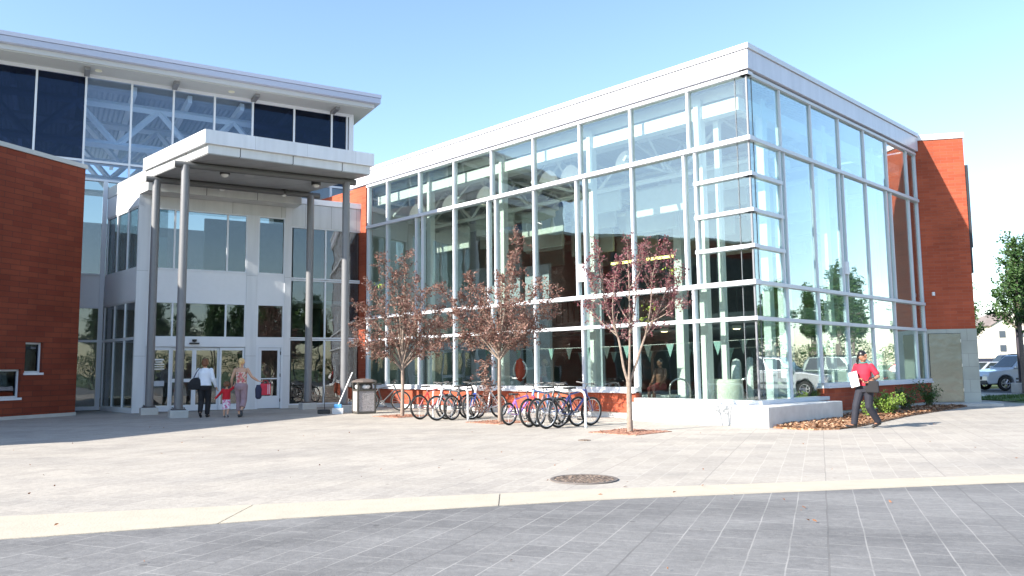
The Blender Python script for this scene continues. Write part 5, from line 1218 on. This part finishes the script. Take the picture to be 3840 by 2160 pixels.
o = MB().lathe([(w * 1.30, -.02), (w * 1.36, .0), (w * 1.2, .045), (w * .8, .085), (w * .35, .105), (0, .11)], (0, 0, .98), 8).build("hood", mat("hood_brown", (.12, .095, .085), .5), tb_); o.rotation_euler = (0, 0, radians(22.5))
# broom and dustpan
bs = Vector((-5.48, 25.15, 0))
o = empty("broom", bs, 0, "white and blue broom leaning on the right front canopy column", "broom"); top_ = Vector((.38, .32, 1.28))
MB().tube((0, 0, .24), top_, .018, seg=8).build("handle", mat("white_stick", (.74, .74, .74), .4), o, smooth=True)
MB().prism([(-.12, -.03), (.12, -.03), (.12, .03), (-.12, .03)], .18, .30).build("broom_head", mat("broom_blue", (.08, .30, .62), .5), o, bevel=.01)
MB().prism([(-.17, -.045), (.17, -.045), (.17, .045), (-.17, .045)], 0, .18).build("bristles", mat("bristle_white", (.68, .69, .70), .9, bump=1, bscale=60), o)
o = empty("dustpan", (-5.95, 25.35, 0), .1, "black lobby dustpan with upright handle standing on the ground beside the broom", "dustpan")
MB().prism([(-.2, -.12), (.2, -.12), (.16, .14), (-.16, .14)], 0, .13).build("pan", BLACK, o, bevel=.02); MB().path([(0, .1, .12), (-.02, .12, .5), (-.08, .16, .92)], .012, 8).build("handle", BLACK, o)
# covers in the pavement
mc = empty("manhole_cover", (.85, 9.85, 0), .3, "round brown iron manhole cover in the plaza near the pale band", "manhole cover")
IRON = speckle_mat("cast_iron", [(.13, .09, .065), (.20, .14, .10), (.08, .055, .04), (.27, .20, .15)], 26, .75, 1.0)
MB().lathe([(0, .012), (.36, .012), (.36, .005)], n=40).build("lid", IRON, mc); MB().lathe([(.368, .005), (.368, .014), (.41, .014), (.415, .004)], n=40).build("rim", mat("iron_rim", (.12, .10, .09), .7), mc)
for i in range(16):
    a = 2 * pi * i / 16; pass
sc_ = MB().lathe([(0, .012), (.11, .012), (.12, .004)], n=20).build("valve_cover", IRON, loc=(1.32, 15.1, 0)); tag(sc_, "small round iron valve cover in the light plaza paving beyond the manhole", "valve cover")
LF_ = MB(); rr = random.Random(77)
for _ in range(130):
    x, y = rr.uniform(-9, 12), rr.uniform(5.2, 20)
    if x > 2 + y * .45: continue
    leaf(LF_, Vector((x, y, .016)), rr.uniform(.025, .06), rr)
for i, v in enumerate(LF_.v): LF_.v[i] = (v[0], v[1], max(.011, min(v[2], .035)))
o = LF_.build("fallen_leaves", mat("dry_leaf", (.22, .10, .05), .8)); tag(o, "scattered dry brown leaves on the paving", "leaves", kind="stuff")

# ================================================================= right background
lp_ = empty("lamp_post", (23.4, 37.0, 0), 0, "dark lamp post on a concrete footing by the car park at the right edge", "lamp post")
MB().box((-.3, -.3, -.02), (.3, .3, .45)).build("footing", CONC, lp_, bevel=.02); MB().tube((0, 0, .45), (0, 0, 4.3), .09, .075, seg=12).build("pole", mat("post_dark", (.025, .02, .03), .5), lp_, smooth=True)
MB().box((-.14, -.14, .45), (.14, .14, .52)).build("base_plate", MATS["post_dark"], lp_); MB().lathe([(0, 0), (.13, 0), (.13, .10), (.05, .16), (0, .17)], (0, 0, 4.3), 16).build("lamp_head", MATS["post_dark"], lp_, smooth=True)
CG = mat("car_glass", (.03, .04, .045), .08, spec=1.0); CHR = mat("wheel_alloy", (.5, .5, .52), .3, metal=.9); HLM = mat("headlight_glass", (.7, .72, .75), .15); TLM = mat("tail_light_red", (.45, .01, .015), .25)
def car(loc, rz, col, label, h=1.72, L=4.7, hood=1.05, group="cars in the car park", suv=True):
    o = empty("parked_car", loc, rz, label, "car", group); cm = mat("car_" + "_".join(str(int(c * 100)) for c in col), col, .28, metal=.35, coat=.6)
    hl = L / 2; ax = hl - .93; Rw = .36; hw = .90; belt = 1.08 if suv else .92; prof = []
    def arch(cx): return [(cx + (Rw + .06) * cos(pi - a * pi / 8), .36 + (Rw + .06) * sin(pi - a * pi / 8)) for a in range(9)]
    prof += [(-hl, .45), (-hl + .05, .32)] + arch(-ax) + arch(ax) + [(hl - .05, .32), (hl, .45), (hl - .01, .72), (hl - .12, belt - .14), (hl - 1.25, belt + .02), (-hl + .06, belt + .02), (-hl, .8)]
    mb = MB(); n = len(prof)
    for y in (-hw, hw): mb.v += [(x, y, z) for x, z in prof]
    mb.f.append(tuple(range(n))); mb.f.append(tuple(2 * n - 1 - i for i in range(n))); mb.f += [(i, n + i, n + (i + 1) % n, (i + 1) % n) for i in range(n)]; mb.mi = [0] * (n + 2)
    bm_o = mb.build("body", cm, o, bevel=.045, seg=2)
    # greenhouse
    b0, b1, t0, t1 = (-hl + .08 if suv else -hl + .5), hl - 1.30, (-hl + .38 if suv else -hl + 1.15), hl - 2.05
    wb, wt = hw - .04, hw - .22
    B = [(b0, -wb, belt), (b1, -wb, belt), (b1, wb, belt), (b0, wb, belt), (t0, -wt, h), (t1, -wt, h), (t1, wt, h), (t0, wt, h)]
    mb = MB(); mb.v = B; mb.f = [(0, 3, 2, 1), (4, 5, 6, 7), (0, 1, 5, 4), (1, 2, 6, 5), (2, 3, 7, 6), (3, 0, 4, 7)]; mb.mi = [0] * 6; mb.build("cabin", cm, o, bevel=.05, seg=2)
    def win(s, u0, u1, v0, v1, nm="side_window"):
        def pt(u, v):
            a = Vector((b0 + (b1 - b0) * u, s * wb, belt)); b = Vector((t0 + (t1 - t0) * u, s * wt, h)); return a.lerp(b, v) + Vector((0, s * .012, .003))
        q = [pt(u0, v0), pt(u1, v0), pt(u1, v1), pt(u0, v1)]; m_ = MB(); m_.v = [tuple(p) for p in q] + [tuple(p - Vector((0, s * .03, 0))) for p in q]
        m_.f = [(0, 1, 2, 3) if s < 0 else (3, 2, 1, 0), (0, 4, 5, 1), (1, 5, 6, 2), (2, 6, 7, 3), (3, 7, 4, 0)]; m_.mi = [0] * 5; m_.build(nm, CG, o)
    for s in (-1, 1):
        for (u0, u1) in ((.06, .32), (.36, .64), (.68, .95)): win(s, u0, u1, .12, .88)
        for (zx) in (b0 + (b1 - b0) * .34, b0 + (b1 - b0) * .66): MB().box((zx - .005, s * (hw + .001), .45), (zx + .005, s * (hw - .02), belt)).build("door_gap", DARK, o)
        for fx in (.42, .72): MB().box((b0 + (b1 - b0) * fx, s * (hw - .01), belt - .16), (b0 + (b1 - b0) * fx + .16, s * (hw + .03), belt - .12)).build("door_handle", BLACK, o)
        MB().box((-ax + .5, s * (hw - .01), .55), (ax - .5, s * (hw + .015), .63)).build("side_moulding", mat("moulding_dark", (.05, .05, .055), .6), o)
        MB().box((b1 - .28, s * (hw - .02), belt), (b1 - .10, s * (hw + .16), belt + .14)).build("mirror", cm, o, bevel=.03)
        MB().box((hl - .16, s * .5, .68), (hl - .02, s * .84, .84)).build("headlight", HLM, o, bevel=.03); MB().box((-hl - .015, s * .66, .72), (-hl + .1, s * .88, 1.0)).build("tail_light", TLM, o, bevel=.02)
        for x in (-ax, ax):
            wv = MB(); 
            for i in range(6): a = i * pi / 3; wv.tube((x, s * (hw - .03), .36), (x + cos(a) * .22, s * (hw - .03), .36 + sin(a) * .22), .035, .03, seg=5)
            wv.tube((x, s * (hw - .14), .36), (x, s * (hw - .02), .36), .06, seg=10); wo = wv.build("wheel", CHR, o)
            MB().torus((x, s * (hw - .12), .36), .27, .09, 'Y', 30, 10, sx=1.1).build("tyre", TYRE, wo, smooth=True); MB().torus((x, s * (hw - .05), .36), .215, .02, 'Y', 28, 6).build("rim", CHR, wo, smooth=True)
    def slab(pts, nm):
        nrm = (Vector(pts[1]) - Vector(pts[0])).cross(Vector(pts[2]) - Vector(pts[0])).normalized() * .014; m_ = MB(); m_.v = [tuple(Vector(p) + nrm) for p in pts] + [tuple(Vector(p) - nrm) for p in pts]
        m_.f = [(0, 1, 2, 3), (7, 6, 5, 4), (0, 4, 5, 1), (1, 5, 6, 2), (2, 6, 7, 3), (3, 7, 4, 0)]; m_.mi = [0] * 6; m_.build(nm, CG, o)
    def mixp(a, b, c, d, u, v): return tuple((Vector(a).lerp(Vector(b), u)).lerp(Vector(d).lerp(Vector(c), u), v))
    for (a, b, c, d, nm) in ((B[1], B[2], B[6], B[5], "windscreen"), (B[3], B[0], B[4], B[7], "rear_window")): slab([mixp(a, b, c, d, u, v) for u, v in ((.06, .1), (.94, .1), (.92, .9), (.08, .9))], nm)
    MB().box((hl - .03, -.45, .55), (hl + .012, .45, .72)).build("grille", BLACK, o); MB().box((hl - .06, -.86, .34), (hl + .04, .86, .52)).build("bumper", mat("moulding_dark", (.05, .05, .055), .6), o, bevel=.03); MB().box((-hl - .04, -.86, .34), (-hl + .06, .86, .52)).build("bumper", MATS["moulding_dark"], o, bevel=.03)
    if suv:
        for s in (-1, 1): MB().tube((t0 + .1, s * (wt - .06), h + .04), (t1 - .1, s * (wt - .06), h + .04), .018, seg=6).build("roof_rail", BLACK, o)
    return o
car((25.6, 40.4, 0), pi + .04, (.50, .55, .62), "silver-blue sport utility car parked behind the lamp post at the right edge", h=1.76)
car((27.5, 46.5, 0), pi + .1, (.45, .48, .52), "silver saloon car parked beyond the silver-blue one", h=1.45, suv=False)
car((32.5, 52.5, 0), pi, (.02, .025, .05), "dark blue van-like car in the far parking row", h=1.9)
car((22.6, 24.2, 0), radians(120), (.34, .35, .37), "silver sport utility car mirrored in the shaded glass right of the corner", h=1.78)
car((25.0, 28.6, 0), radians(120), (.03, .05, .045), "dark green sport utility car mirrored next to the silver one", h=1.78)
car((27.6, 33.2, 0), radians(118), (.30, .03, .03), "red hatchback mirrored farther along the row", h=1.5, suv=False)
car((20.6, 19.5, 0), radians(122), (.36, .37, .38), "grey saloon car mirrored low in the corner glass", h=1.45, suv=False)
fe = empty("screen_fence", (30, 62, 0), 0, "low dark screen fence along the far side of the car park", "fence")
MB().box((0, 0, .1), (60, .08, 1.75)).build("fence_panel", mat("fence_dark", (.03, .035, .06), .8, var=.3, vscale=.7), fe)
for i in range(13): MB().box((i * 5 - .06, -.06, 0), (i * 5 + .06, -.001, 1.85)).build("post", DARK, fe)
# apartment blocks
APW = mat("cream_render", (.62, .57, .50), .85, var=.04, vscale=.3); ROOF = mat("brown_shingle", (.20, .165, .15), .9, var=.2, vscale=1.2)
def flats(loc, rz, w, d, eh, rh, label, floors=3):
    o = empty("apartment_block", loc, rz, label, "building", "cream apartment blocks beyond the car park")
    MB().box((0, 0, 0), (w, d, eh)).build("wall", APW, o)
    mb = MB(); mb.v = [(-.6, -.6, eh + .002), (w + .6, -.6, eh + .002), (w + .6, d + .6, eh + .002), (-.6, d + .6, eh + .002), (d * .35, d / 2, eh + rh), (w - d * .35, d / 2, eh + rh)]
    mb.f = [(0, 1, 5, 4), (1, 2, 5), (2, 3, 4, 5), (3, 0, 4), (3, 2, 1, 0)]; mb.mi = [0] * 5; mb.build("roof", ROOF, o)
    gw = 7.5
    for gx in ([1.0] if w < 40 else [1.0, w / 2]):
        mb = MB(); mb.v = [(gx, -1.2, 0), (gx + gw, -1.2, 0), (gx + gw, -.01, 0), (gx, -.01, 0), (gx, -1.2, eh), (gx + gw, -1.2, eh), (gx + gw, -.01, eh), (gx, -.01, eh)]; mb.f = [(0, 1, 5, 4), (1, 2, 6, 5), (3, 0, 4, 7), (4, 5, 6, 7), (2, 3, 7, 6)]; mb.mi = [0] * 5
        mb.v += [(gx, -1.2, eh + .01), (gx + gw, -1.2, eh + .01), (gx + gw / 2, -1.2, eh + rh * .75)]; mb.f.append((8, 9, 10)); mb.mi.append(0); mb.build("gable_wall", APW, o)
        mb = MB(); mb.v = [(gx - .4, -1.5, eh - .1), (gx + gw / 2, -1.5, eh + rh * .8), (gx + gw / 2, d / 2, eh + rh * .8), (gx - .4, d / 2, eh - .1), (gx + gw + .4, -1.5, eh - .1), (gx + gw + .4, d / 2, eh - .1)]; mb.f = [(0, 1, 2, 3), (1, 4, 5, 2)]; mb.mi = [0, 0]; mb.build("gable_roof", ROOF, o)
    fh = (eh - .6) / floors; cnt = 0
    for f in range(floors):
        z = .9 + f * fh; x = 2.2
        while x < w - 2:
            ing = any(gx - .8 < x < gx + gw for gx in ([1.0] if w < 40 else [1.0, w / 2])); y = -1.2 if ing else 0
            if int(x) % 3 == 0 and not ing and cnt < 60:
                b = MB().box((x - .3, -1.3, z - .75), (x + 2.1, 0, z - .6)).build("balcony", APW, o)
                MB().box((x - .3, -1.3, z - .6), (x + 2.1, -1.24, z + .3)).build("railing", mat("rail_white", (.6, .6, .6), .6), b); MB().box((x, -.04, z - .55), (x + 1.7, -.003, z + 1.35)).build("balcony_door", mat("flat_window", (.06, .075, .10), .15, spec=.8), o)
            else: MB().box((x, y - .05, z), (x + 1.1, y - .003, z + 1.25)).build("window", mat("flat_window", (.06, .075, .10), .15, spec=.8), o)
            x += 3.1; cnt += 1
    return o
flats((88.5, 150, 0), radians(-8), 55, 14, 8.4, 3.0, "cream apartment block with gabled brown roof beyond the car park at the right edge")
flats((110, 50, 0), radians(-75), 50, 14, 8.4, 3.0, "cream apartment block mirrored in the right panes of the hall")
# far trees massing on the skyline
far_g = "far trees on the skyline"
for i, (x, y, s) in enumerate(((72, 78, 1.1), (60, 90, .95), (86, 98, 1.0), (70, 30, 1.3), (78, 18, 1.35), (84, 8, 1.3), (64, -22, 1.5), (56, -34, 1.6), (46, -40, 1.6), (35, -46, 1.6), (20, -44, 1.6), (74, -4, 1.5), (70, -14, 1.6), (58, -10, 1.45), (50, -24, 1.6), (42, -30, 1.5), (28, -38, 1.5), (62, 12, 1.4), (30, -30, 1.4), (12, -36, 1.5), (5, -42, 1.6), (62, 42, 1.3), (68, 51, 1.35), (75, 40, 1.5), (58, 34, 1.15), (80, 60, 1.5), (66, 60, 1.3), (88, 48, 1.6))):
    c = copy_tree(g1, (x, y, 0), i * 1.3, s, "green tree in the far row against the skyline of flats"); c["group"] = far_g
# ground light posts on the parking lot markings
pk = MB()
for i in range(12): 
    a = Matrix.Rotation(radians(-60), 3, 'Z'); c = Vector((19.6 + i * 2.4 * .5, 20.5 + i * 2.4 * .866, 0)); d = Vector((.866, -.5, 0)); q = Vector((.5, .866, 0)) * .05
    p0, p1_ = c, c + d * 4.6; pk.prism([tuple((p0 - q).xy), tuple((p1_ - q).xy), tuple((p1_ + q).xy), tuple((p0 + q).xy)], -.011, -.006)
o = pk.build("parking_markings", mat("road_paint", (.7, .7, .68), .7)); o["kind"] = "structure"

# unseen clipped hedges, added to cover the bright horizon mirrored in the glass
def added_hedge(loc, rz, label, n=9500, L_=22, h=3.3):
    rnd = random.Random(5); o = empty("added_hedge", loc, rz, label, "added_hedge", "added hedges that darken the mirrored horizon"); lv = MB()
    for _ in range(n):
        x = rnd.uniform(0, L_); hh = h * (1 + .16 * sin(x * .9) + .1 * sin(x * 2.3)); z = hh * sqrt(rnd.random()); y = rnd.choice((-1, 1)) * (.65 + rnd.gauss(0, .1)) if rnd.random() < .7 else rnd.uniform(-.7, .7)
        leaf(lv, Vector((x, y, z)), rnd.uniform(.10, .22), rnd)
    lv.build("foliage", [GREENL, YELL], o); w = MB()
    for k in range(18): w.tube((k * L_ / 18 + .4, 0, -.05), (k * L_ / 18 + .5, .1, h * .8), .05, .02, 6)
    w.build("stems", BARKG, o); return o
h1 = added_hedge((20, -27, 0), radians(15), "added green hedging that darkens the low mirror image in the sliding doors")
for (l, r, lab) in (((40, -20, 0), radians(38), "added green hedging that darkens the mirror image in the entrance wing"), ((57, -5, 0), radians(60), "added green hedging at the far corner, covering the mirrored horizon"),
                    ((0, -31, 0), radians(8), "added green hedging straight behind, covering the mirrored horizon"), ((58, 20, 0), radians(75), "added green hedging beyond the parked cars, nearer stretch"), ((62, 41, 0), radians(80), "added green hedging beyond the parked cars, farther stretch")):
    c = h1.copy(); COL.objects.link(c); c.location = l; c.rotation_euler = (0, 0, r); c["label"] = lab
    for ch in h1.children: d = ch.copy(); COL.objects.link(d); d.parent = c
